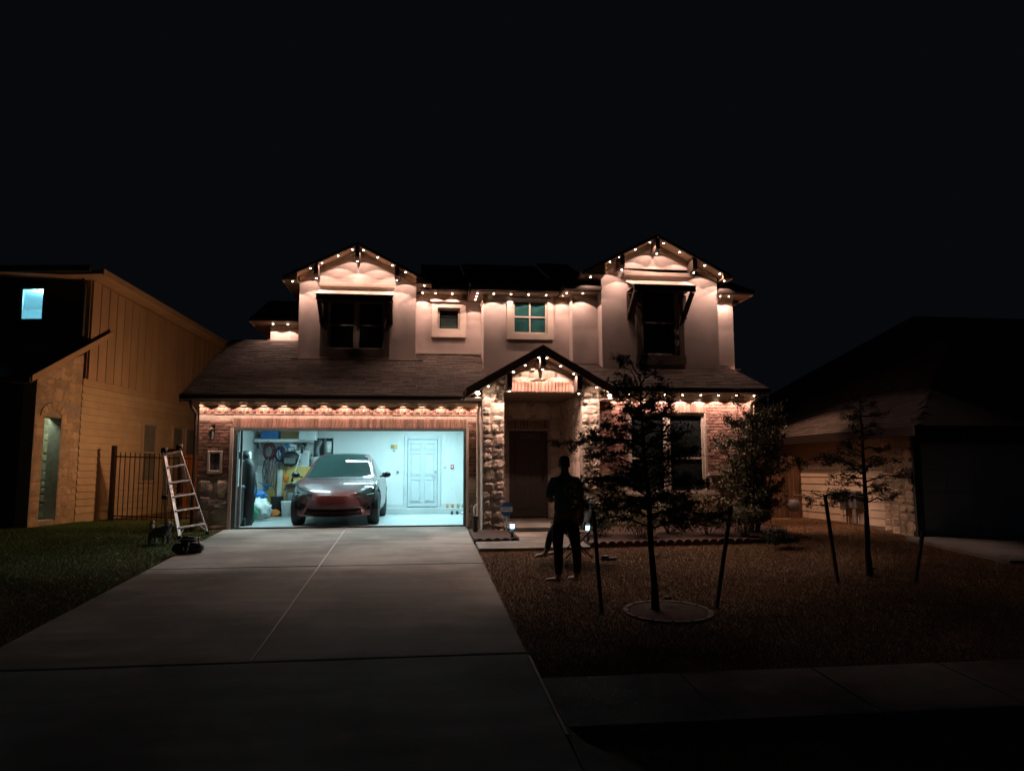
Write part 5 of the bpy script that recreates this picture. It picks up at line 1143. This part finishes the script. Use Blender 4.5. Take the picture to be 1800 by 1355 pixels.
RC = (2.98,8.78); t = empty('tree_ring_edging', (RC[0],RC[1],gz(*RC))); tag(t, 'round ring of pale curved edging blocks about the dense young tree', 'edging')
for i in range(14):
    a0, a1 = 2*math.pi*i/14+.02, 2*math.pi*(i+1)/14-.02; r0, r1 = .47, .535; sy = 1.0; q = []
    for k in range(5): a = a0+(a1-a0)*k/4; q.append((r1*math.cos(a), r1*math.sin(a)*sy, .012+.057*r1*math.sin(a)))
    for k in range(4,-1,-1): a = a0+(a1-a0)*k/4; q.append((r0*math.cos(a), r0*math.sin(a)*sy, .012+.057*r0*math.sin(a)))
    MB().poly(q, (0,0,-.08)).build('edging_stone', M['concdark'], t, bevel=.008)
mul = MB().poly([(.46*math.cos(2*math.pi*i/24), .46*math.sin(2*math.pi*i/24), .004+.057*.46*math.sin(2*math.pi*i/24)) for i in range(24)], (0,0,-.05)).build('mulch_fill', M['mulch'], t)
def rock(c, s_, label): o = MB().ball((0,0,0), s_, 9, (1.3,.8,.5), .18).build('rock', M['bone'], None); o.location = c; tag(o, label, 'rock')
p = G(1175,1058); rock((p.x,p.y,p.z+.05),.05,'pale flat rock inside the tree ring beside the trunk'); p = G(1535,1004); rock((p.x,p.y,p.z+.05),.045,'pale rock at the foot of the thin tree')
p = G(1070,987); t = empty('hand_tool_case', p); tag(t, 'small flat dark case lying on the lawn right of the seated person', 'case'); MB().box(-.13,.12,-.06,.06,.02,.07).build('case_body', M['greyc'], t, bevel=.01); MB().box(-.12,0,-.04,.05,.072,.10).build('tool', M['blackp'], t, bevel=.008)

# grass
def grass(name, m, n, xs, ys, ok, hmin, hmax):
    X = rng.uniform(xs[0],xs[1],n); t_ = rng.uniform(0,1,n)**1.0; Y = ys[0]+(ys[1]-ys[0])*t_
    k = np.array([ok(a,b) for a,b in zip(X,Y)]); X, Y = X[k], Y[k]; n = len(X)
    Z = -.055-.057*(16.3-np.clip(Y,3.2,16.3))-.015; h = rng.uniform(hmin,hmax,n); a = rng.uniform(0,6.283,n); wd = rng.uniform(.0014,.0028,n)*(1+.06*Y); lx = rng.normal(0,.6,n)*h; ly = rng.normal(0,.6,n)*h
    v = np.stack([np.stack([X-np.cos(a)*wd,Y-np.sin(a)*wd,Z],1), np.stack([X+np.cos(a)*wd,Y+np.sin(a)*wd,Z],1), np.stack([X+lx,Y+ly,Z+h],1)],1).reshape(-1,3)
    me = bpy.data.meshes.new(name); me.vertices.add(len(v)); me.vertices.foreach_set('co', v.ravel()); me.loops.add(n*3); me.loops.foreach_set('vertex_index', np.arange(n*3)); me.polygons.add(n); me.polygons.foreach_set('loop_start', np.arange(n)*3); me.update(); me.validate()
    me.materials.append(m); o = bpy.data.objects.new(name, me); COL.objects.link(o); tag(o, None, None, None, 'stuff'); return o
M['grass_g'] = mat('green_lawn_blades', (.12,.21,.05), .8, .3, 1.4, 0, 1, col2=(.08,.13,.04), rand=.12); M['grass_t'] = mat('dry_lawn_blades', (.30,.155,.085), .8, .3, .8, 0, 1, col2=(.19,.12,.06), rand=.1)
def in_right(x, y):
    if x < 1.05+random.random()*.05: return False
    if x < 3.15 and 13.27 < y: return False
    if x < 7.45 and y > 13.52+min(.15,(x-3.1)*.04): return False
    if y < 6.52 and y > 5.43: return False
    if x < 2.15-(y-3.4)*.45 and y < 5.5: return False
    if (x-RC[0])**2+(y-RC[1])**2 < .27: return False
    return not (x > 9.55 and 11.2 < y < 13.85)
def in_left(x, y): return not (5.43 < y < 6.52) and x < -4.02+random.random()*.04+(-.18 if y < 7.2 else 0)
grass('lawn_grass', M['grass_t'], 640000, (1.04,11.5), (3.6,17.8), in_right, .018, .042)
grass('lawn_grass', M['grass_g'], 480000, (-12,-4.0), (4.0,20.0), in_left, .02, .055)

grass('weeds', M['grass_t'], 2600, (1.0,1.12), (5.3,6.7), lambda a, b: random.random() < (.25+.75*(math.sin(b*7)>0)), .02, .06)
# ================================================================== PEOPLE
def skinned(name, V_, E_, R_, m, parent=None, sub=2, root=0):
    me = bpy.data.meshes.new(name); me.from_pydata([tuple(v) for v in V_], E_, []); o = bpy.data.objects.new(name, me); COL.objects.link(o)
    md = o.modifiers.new('s','SKIN'); md.use_smooth_shade = True; sk = me.skin_vertices[0].data
    for i, r_ in enumerate(R_): sk[i].radius = r_ if hasattr(r_, '__len__') else (r_, r_)
    sk[root].use_root = True; s2 = o.modifiers.new('u','SUBSURF'); s2.levels = sub; s2.render_levels = sub
    bpy.context.view_layer.update(); ev = o.evaluated_get(bpy.context.evaluated_depsgraph_get()); nm = bpy.data.meshes.new_from_object(ev); bpy.data.objects.remove(o)
    nm.name = name; nm.materials.clear(); nm.materials.append(m); nm.polygons.foreach_set('use_smooth', [True]*len(nm.polygons)); o = bpy.data.objects.new(name, nm); COL.objects.link(o)
    if parent: o.parent = parent
    return o
def chainify(chains):
    V_, E_, R_ = [], [], []; idx = {}
    for ch in chains:
        prev = None
        for p, r_ in ch:
            k = tuple(round(c,4) for c in p)
            if k not in idx: idx[k] = len(V_); V_.append(k); R_.append(r_)
            if prev is not None and prev != idx[k]: E_.append((prev, idx[k]))
            prev = idx[k]
    return V_, E_, R_
def hand(root, d, side, up, m_r=.0085):
    """five finger chains from a palm at root pointing along d"""
    d = Vector(d).normalized(); s_ = Vector(side).normalized(); u_ = Vector(up).normalized(); root = Vector(root); out = []
    for k, (off, L) in enumerate(((-.030,.068),(-.010,.078),(.011,.074),(.030,.058))):
        a = root+d*.045+s_*off*.7; b = a+d*.045+s_*off*.3; c = b+d*L*.5-u_*.012; e = c+d*L*.35-u_*.028
        out.append([(tuple(root),.020),(tuple(a),.013),(tuple(b),m_r),(tuple(c),m_r*.95),(tuple(e),m_r*.8)])
    a = root-s_*.028+d*.02; b = a-s_*.022+d*.03-u_*.01; c = b+d*.03-u_*.012; out.append([(tuple(root),.020),(tuple(a),.012),(tuple(b),m_r*1.1),(tuple(c),m_r)]); return out
# standing person, back to us, arms folded
t = empty('person', (2.03,10.22,-.345)); t.scale = (1.0,1.0,1.0); tag(t, 'standing person in a dark teal shirt seen from behind with arms folded, watching the house', 'person')
hip = (0,0,.93); sp1 = (0,0,1.08); ch = (.0,.0,1.28); nk = (.005,.0,1.46); 
body = [[(hip,(.155,.115)),((0,0,1.02),(.150,.110)),((0,0,1.14),(.150,.108)),((0,0,1.28),(.165,.115)),((0,-.005,1.40),(.13,.095)),((0,0,1.47),(.062,.06)),((.0,.012,1.54),(.056,.058)),((-.005,.02,1.60),(.078,.092)),((-.005,.02,1.675),(.074,.090)),((-.005,.02,1.715),(.045,.055))],
 [(hip,(.155,.115)),((-.095,.0,.84),(.096,.10)),((-.115,-.01,.62),(.078,.080)),((-.11,-.03,.46),(.058,.062)),((-.105,-.02,.28),(.053,.056)),((-.105,-.015,.09),(.036,.038)),((-.12,.03,.045),(.036,.034)),((-.20,.09,.035),(.036,.026))],
 [(hip,(.155,.115)),((.095,.0,.84),(.096,.10)),((.125,.01,.62),(.078,.080)),((.155,.02,.46),(.058,.062)),((.17,.05,.28),(.053,.056)),((.17,.08,.09),(.036,.038)),((.16,.12,.045),(.036,.034)),((.11,.19,.035),(.036,.026))],
 [((0,-.005,1.40),(.13,.095)),((-.155,-.005,1.385),(.062,.062)),((-.205,0,1.28),(.048,.050)),((-.208,.02,1.13),(.043,.045)),((-.17,.15,1.12),(.036,.036)),((-.04,.19,1.14),(.027,.027))],
 [((0,-.005,1.40),(.13,.095)),((.155,-.005,1.385),(.062,.062)),((.205,0,1.28),(.048,.050)),((.208,.02,1.13),(.043,.045)),((.17,.15,1.15),(.036,.036)),((.04,.21,1.18),(.027,.027))]]
body += hand((-.04,.19,1.14),(1,.05,.1),(0,.1,1),(0,1,0)) + hand((.04,.21,1.18),(-1,.05,.1),(0,.1,1),(0,1,0))
V_, E_, R_ = chainify(body); skinned('body', V_, E_, R_, M['skin'], t)
sh = [[((0,0,.90),(.178,.135)),((0,0,1.02),(.172,.130)),((0,0,1.14),(.168,.125)),((0,0,1.28),(.180,.130)),((0,-.005,1.41),(.14,.105)),((0,0,1.455),(.075,.07))],
 [((0,-.005,1.41),(.14,.105)),((-.16,-.005,1.39),(.072,.070)),((-.212,0,1.28),(.064,.064)),((-.214,.01,1.15),(.060,.060))],[((0,-.005,1.41),(.14,.105)),((.16,-.005,1.39),(.072,.070)),((.212,0,1.28),(.064,.064)),((.214,.01,1.15),(.060,.060))]]
V_, E_, R_ = chainify(sh); skinned('shirt', V_, E_, R_, M['teal'], t)
tr_ = [[((0,0,.95),(.165,.122)),((0,0,.90),(.160,.120)),((-.095,.0,.83),(.104,.108)),((-.115,-.01,.62),(.086,.090)),((-.11,-.03,.46),(.068,.072)),((-.105,-.02,.28),(.064,.066)),((-.105,-.015,.10),(.052,.055))],
 [((0,0,.90),(.160,.120)),((.095,.0,.83),(.104,.108)),((.125,.01,.62),(.086,.090)),((.155,.02,.46),(.068,.072)),((.17,.05,.28),(.064,.066)),((.17,.08,.10),(.052,.055))]]
V_, E_, R_ = chainify(tr_); skinned('trousers', V_, E_, R_, M['jeans'], t)
for (p, d) in (((-.12,.02,.0),(-.14,.10)),((.165,.11,.0),(-.09,.13))):
    V_, E_, R_ = chainify([[((p[0]-d[0]*.35,p[1]-d[1]*.35,.035),(.040,.034)),((p[0],p[1],.04),(.045,.040)),((p[0]+d[0]*.6,p[1]+d[1]*.6,.035),(.044,.032)),((p[0]+d[0]*1.0,p[1]+d[1]*1.0,.028),(.036,.022))]]); skinned('shoe', V_, E_, R_, M['shoe'], t)
V_, E_, R_ = chainify([[((-.005,.012,1.56),(.070,.075)),((-.005,.005,1.62),(.088,.098)),((-.005,.008,1.69),(.086,.098)),((-.005,.015,1.745),(.052,.060))]]); skinned('hair', V_, E_, R_, M['hair'], t)
# face on the far side: nose, ears
MB().ball((-.005,.118,1.605),.016,8,(.8,1.1,1.3)).ball((-.083,.02,1.60),.020,8,(.4,.8,1.2)).ball((.073,.02,1.60),.020,8,(.4,.8,1.2)).ball((-.035,.100,1.635),.011,8).ball((.025,.100,1.635),.011,8).build('face_features', M['skin'], t, True)
# seated person on a folding chair, facing left
cx, cy, cz = 2.60, 12.30, -.235; t = empty('person', (cx,cy,cz)); tag(t, 'person sitting on a folding chair facing left, mostly hidden behind the standing person', 'person')
body = [[((0,0,.50),(.15,.125)),((.03,0,.66),(.135,.11)),((.03,0,.84),(.15,.12)),((.0,0,.98),(.12,.10)),((-.02,0,1.06),(.055,.055)),((-.05,0,1.12),(.052,.055)),((-.075,0,1.19),(.085,.078)),((-.075,0,1.26),(.080,.074)),((-.07,0,1.30),(.05,.045))],
 [((0,0,.50),(.15,.125)),((-.14,-.09,.50),(.088,.085)),((-.38,-.10,.48),(.062,.062)),((-.43,-.10,.36),(.055,.055)),((-.50,-.10,.10),(.038,.038)),((-.56,-.11,.045),(.034,.030)),((-.66,-.12,.035),(.034,.024))],
 [((0,0,.50),(.15,.125)),((-.14,.09,.50),(.088,.085)),((-.36,.12,.48),(.062,.062)),((-.33,.13,.36),(.055,.055)),((-.28,.13,.10),(.038,.038)),((-.34,.14,.045),(.034,.030)),((-.42,.15,.035),(.034,.024))],
 [((.0,0,.98),(.12,.10)),((.03,-.16,.95),(.058,.056)),((.05,-.20,.80),(.046,.046)),((.0,-.20,.66),(.040,.040)),((-.16,-.14,.60),(.032,.032)),((-.24,-.10,.59),(.025,.025))],
 [((.0,0,.98),(.12,.10)),((.03,.16,.95),(.058,.056)),((.05,.20,.80),(.046,.046)),((.0,.20,.66),(.040,.040)),((-.16,.14,.60),(.032,.032)),((-.24,.10,.59),(.025,.025))]]
body += hand((-.24,-.10,.59),(-1,0,-.1),(0,1,0),(0,0,1)) + hand((-.24,.10,.59),(-1,0,-.1),(0,1,0),(0,0,1))
V_, E_, R_ = chainify(body); skinned('body', V_, E_, R_, M['skin'], t)
V_, E_, R_ = chainify([[((.01,0,.48),(.165,.14)),((.035,0,.66),(.155,.13)),((.035,0,.84),(.165,.135)),((.0,0,.985),(.128,.11)),((-.015,0,1.03),(.07,.07))],[((.0,0,.985),(.128,.11)),((.035,-.165,.955),(.068,.066)),((.055,-.208,.82),(.060,.060))],[((.0,0,.985),(.128,.11)),((.035,.165,.955),(.068,.066)),((.055,.208,.82),(.060,.060))]]); skinned('shirt', V_, E_, R_, M['greyt'], t)
V_, E_, R_ = chainify([[((0,0,.50),(.16,.135)),((-.14,-.09,.50),(.098,.095)),((-.38,-.10,.48),(.074,.072)),((-.43,-.10,.37),(.065,.064)),((-.49,-.10,.13),(.052,.052))],[((0,0,.50),(.16,.135)),((-.14,.09,.50),(.098,.095)),((-.36,.12,.48),(.074,.072)),((-.335,.13,.37),(.065,.064)),((-.285,.13,.13),(.052,.052))]]); skinned('trousers', V_, E_, R_, M['jeans'], t)
for (a, b) in (((-.51,-.10),(-.70,-.12)),((-.29,.14),(-.47,.155))):
    V_, E_, R_ = chainify([[((a[0]+.03,a[1],.04),(.038,.034)),((a[0]-.05,a[1],.045),(.044,.038)),((b[0]+.03,b[1],.035),(.042,.028)),((b[0],b[1],.028),(.034,.020))]]); skinned('shoe', V_, E_, R_, M['shoe'], t)
V_, E_, R_ = chainify([[((-.055,0,1.17),(.075,.072)),((-.055,0,1.23),(.096,.088)),((-.06,0,1.29),(.080,.074)),((-.065,0,1.32),(.05,.045))]]); skinned('hair', V_, E_, R_, M['hair'], t)
MB().ball((-.165,0,1.18),.015,8,(1.1,.8,1.3)).ball((-.07,-.082,1.18),.018,8,(.8,.4,1.2)).ball((-.07,.082,1.18),.018,8,(.8,.4,1.2)).build('face_features', M['skin'], t, True)
t = empty('folding_chair', (cx,cy,cz)); tag(t, 'dark folding chair under the seated person on the lawn edge', 'chair')
MB().box(-.20,.22,-.22,.22,.40,.415).build('seat', M['blackp'], t, bevel=.006); MB().poly([(.20,-.22,.55),(.20,.22,.55),(.30,.22,.92),(.30,-.22,.92)],(.012,0,0)).build('backrest', M['blackp'], t)
for s_ in (-.22,.22):
    MB().tube([(-.20,s_,0),(.20,s_,.42),(.30,s_,.94)],.012,6).build('leg', M['blackp'], t, True); MB().tube([(.24,s_,0),(-.18,s_,.42)],.012,6).build('leg', M['blackp'], t, True)

# ================================================================== DOG
t = empty('small_dog', (-4.74,14.66,gz(0,14.66)+.0), R(-12)); t.scale = (.86,1.1,1.0); tag(t, 'small grey and tan curly dog standing on the grass beside the ladder', 'dog')
body = [[((-.17,.02,.235),(.062,.066)),((-.08,.01,.235),(.082,.090)),((.04,0,.235),(.088,.094)),((.13,0,.26),(.058,.064)),((.18,-.01,.32),(.046,.048)),((.21,-.03,.375),(.058,.055)),((.235,-.09,.365),(.034,.030)),((.24,-.125,.355),(.022,.020))],
 [((-.17,.02,.235),(.062,.066)),((-.19,-.04,.16),(.040,.042)),((-.20,-.05,.10),(.022,.024)),((-.185,-.05,.03),(.018,.018)),((-.18,-.075,.015),(.020,.014))],[((-.17,.02,.235),(.062,.066)),((-.16,.07,.16),(.040,.042)),((-.17,.08,.10),(.022,.024)),((-.155,.08,.03),(.018,.018)),((-.15,.055,.015),(.020,.014))],
 [((.13,0,.26),(.058,.064)),((.13,-.05,.15),(.028,.030)),((.125,-.05,.03),(.018,.018)),((.13,-.075,.015),(.020,.014))],[((.13,0,.26),(.058,.064)),((.16,.05,.15),(.028,.030)),((.155,.05,.03),(.018,.018)),((.16,.025,.015),(.020,.014))]]
V_, E_, R_ = chainify(body); R_ = [(a*1.28,b*1.28) for a,b in R_]; o = skinned('body', V_, E_, R_, M['furg'], t, 3)
def fuzz(o, a, seed=1):
    r_ = np.random.default_rng(seed); me = o.data; n = len(me.vertices); nr = [v.normal.copy() for v in me.vertices]
    from mathutils import noise
    for v, q in zip(me.vertices, nr): v.co += q*a*(noise.noise(v.co*55)+.5*noise.noise(v.co*120))
fuzz(o, .020)
V_, E_, R_ = chainify([[((-.19,.02,.27),(.050,.050)),((-.22,.02,.34),(.052,.05)),((-.21,.02,.40),(.046,.045)),((-.16,.02,.42),(.030,.03))]]); o = skinned('tail', V_, E_, R_, M['furt'], t, 2); fuzz(o, .014)
for s_ in (.155,.262): 
    V_, E_, R_ = chainify([[((s_,-.02,.41),(.022,.018)),((s_+(-.022 if s_ < .2 else .022),-.035,.37),(.026,.018)),((s_+(-.022 if s_ < .2 else .022),-.04,.33),(.018,.012))]]); fuzz(skinned('ear', V_, E_, R_, M['furg'], t, 2), .008)
V_, E_, R_ = chainify([[((.225,-.075,.358),(.036,.034)),((.24,-.125,.350),(.026,.024))]]); fuzz(skinned('muzzle', V_, E_, R_, M['furt'], t, 2), .008)
MB().ball((.243,-.155,.358),.011,8).build('nose', M['blackp'], t, True); MB().ball((.195,-.085,.395),.008,8).ball((.255,-.088,.395),.008,8).build('eyes', M['blackgloss'], t, True)

# ================================================================== LADDER, TOOL BAG
t = empty('step_ladder'); tag(t, 'scuffed aluminium multi-position step ladder standing open by the brick corner', 'ladder')
fl, fr_ = G(316,945), G(365,937); tl, tR = P(288,792,15.55), P(315,786,15.75); rl, rr2 = Vector((-5.30,16.75,-.08)), Vector((-4.78,17.0,-.08))
MB().bar(fl,tl,.075,.028).build('front_rail', M['alu'], t, bevel=.004); MB().bar(fr_,tR,.075,.028).build('front_rail', M['alu'], t, bevel=.004)
MB().bar(rl,tl+Vector((-.02,.05,0)),.065,.026).build('rear_rail', M['alu'], t, bevel=.004); MB().bar(rr2,tR+Vector((-.02,.05,0)),.065,.026).build('rear_rail', M['alu'], t, bevel=.004)
for k in (.11,.30,.46,.62,.80,.955): MB().bar(fl.lerp(tl,k),fr_.lerp(tR,k),.075,.030).build('rung', M['alu'], t, bevel=.004)
for k in (.30,.46,.62,.80): MB().bar(rl.lerp(tl,k),rr2.lerp(tR,k),.05,.026).build('rear_rung', M['alu'], t, bevel=.004)
MB().bar(fl.lerp(tl,.02),fl.lerp(fr_,.2)+(tl-fl)*.11,.035,.02).bar(fr_.lerp(tR,.02),fr_.lerp(fl,.22)+(tR-fr_)*.11,.035,.02).build('brace', M['alu'], t)
for p in (tl, tR): MB().lathe(tuple(p+Vector((0,.02,0))),[(.055,-.05),(.065,-.03),(.065,.03),(.055,.05)],14,'x').build('hinge', M['blackp'], t, True)
for p in (fl, fr_, rl, rr2): MB().box(p.x-.035,p.x+.035,p.y-.045,p.y+.045,p.z-.02,p.z+.04).build('foot', M['rubber'], t, bevel=.006)
MB().lathe(tuple(rl.lerp(tl,.44)),[(.045,-.06),(.045,.04)],10,'x').build('lock_knob', M['blackp'], t)
MB().box(tR.x-.22,tR.x-.02,tR.y-.06,tR.y-.04,tR.z-.10,tR.z-.03).build('label_strip', M['redp'], t)
p = G(326,974); t = empty('tool_bag', (p.x,p.y+.12,p.z-.0), R(8)); tag(t, 'bulging black tool bag with pale tools on the driveway edge', 'bag')
MB().box(-.19,.19,-.13,.13,0,.20).build('bag_body', M['blackp'], t, bevel=.05); MB().ball((-.15,-.02,.10),.11,12,(.9,1,.9),.08).build('side_pocket', M['navy'], t, True); MB().ball((.17,-.03,.10),.11,12,(.8,1,.95),.08).build('side_pocket', M['blackp'], t, True)
MB().tube([(-.12,0,.19),(-.09,0,.27),(.09,0,.27),(.12,0,.19)],.016,6).build('handle', M['blackp'], t, True); MB().ball((0,0,.19),.14,12,(1.1,.7,.5),.12).build('bag_flap', M['navy'], t, True)
for (x,z) in ((-.05,.10),(.02,.09),(.03,.17),(.0,.03)): MB().box(x-.010,x+.010,-.15,-.132,z-.03,z+.025).build('tool_tag', M['whitep'], t)
for i, (x,y) in enumerate(((.10,.02),(.15,-.02),(-.10,.03))): MB().tube([(x,y,.15),(x+.03,y,.27)],.012,6).build('tool_handle', M['redp'] if i == 1 else M['steel'], t, True)
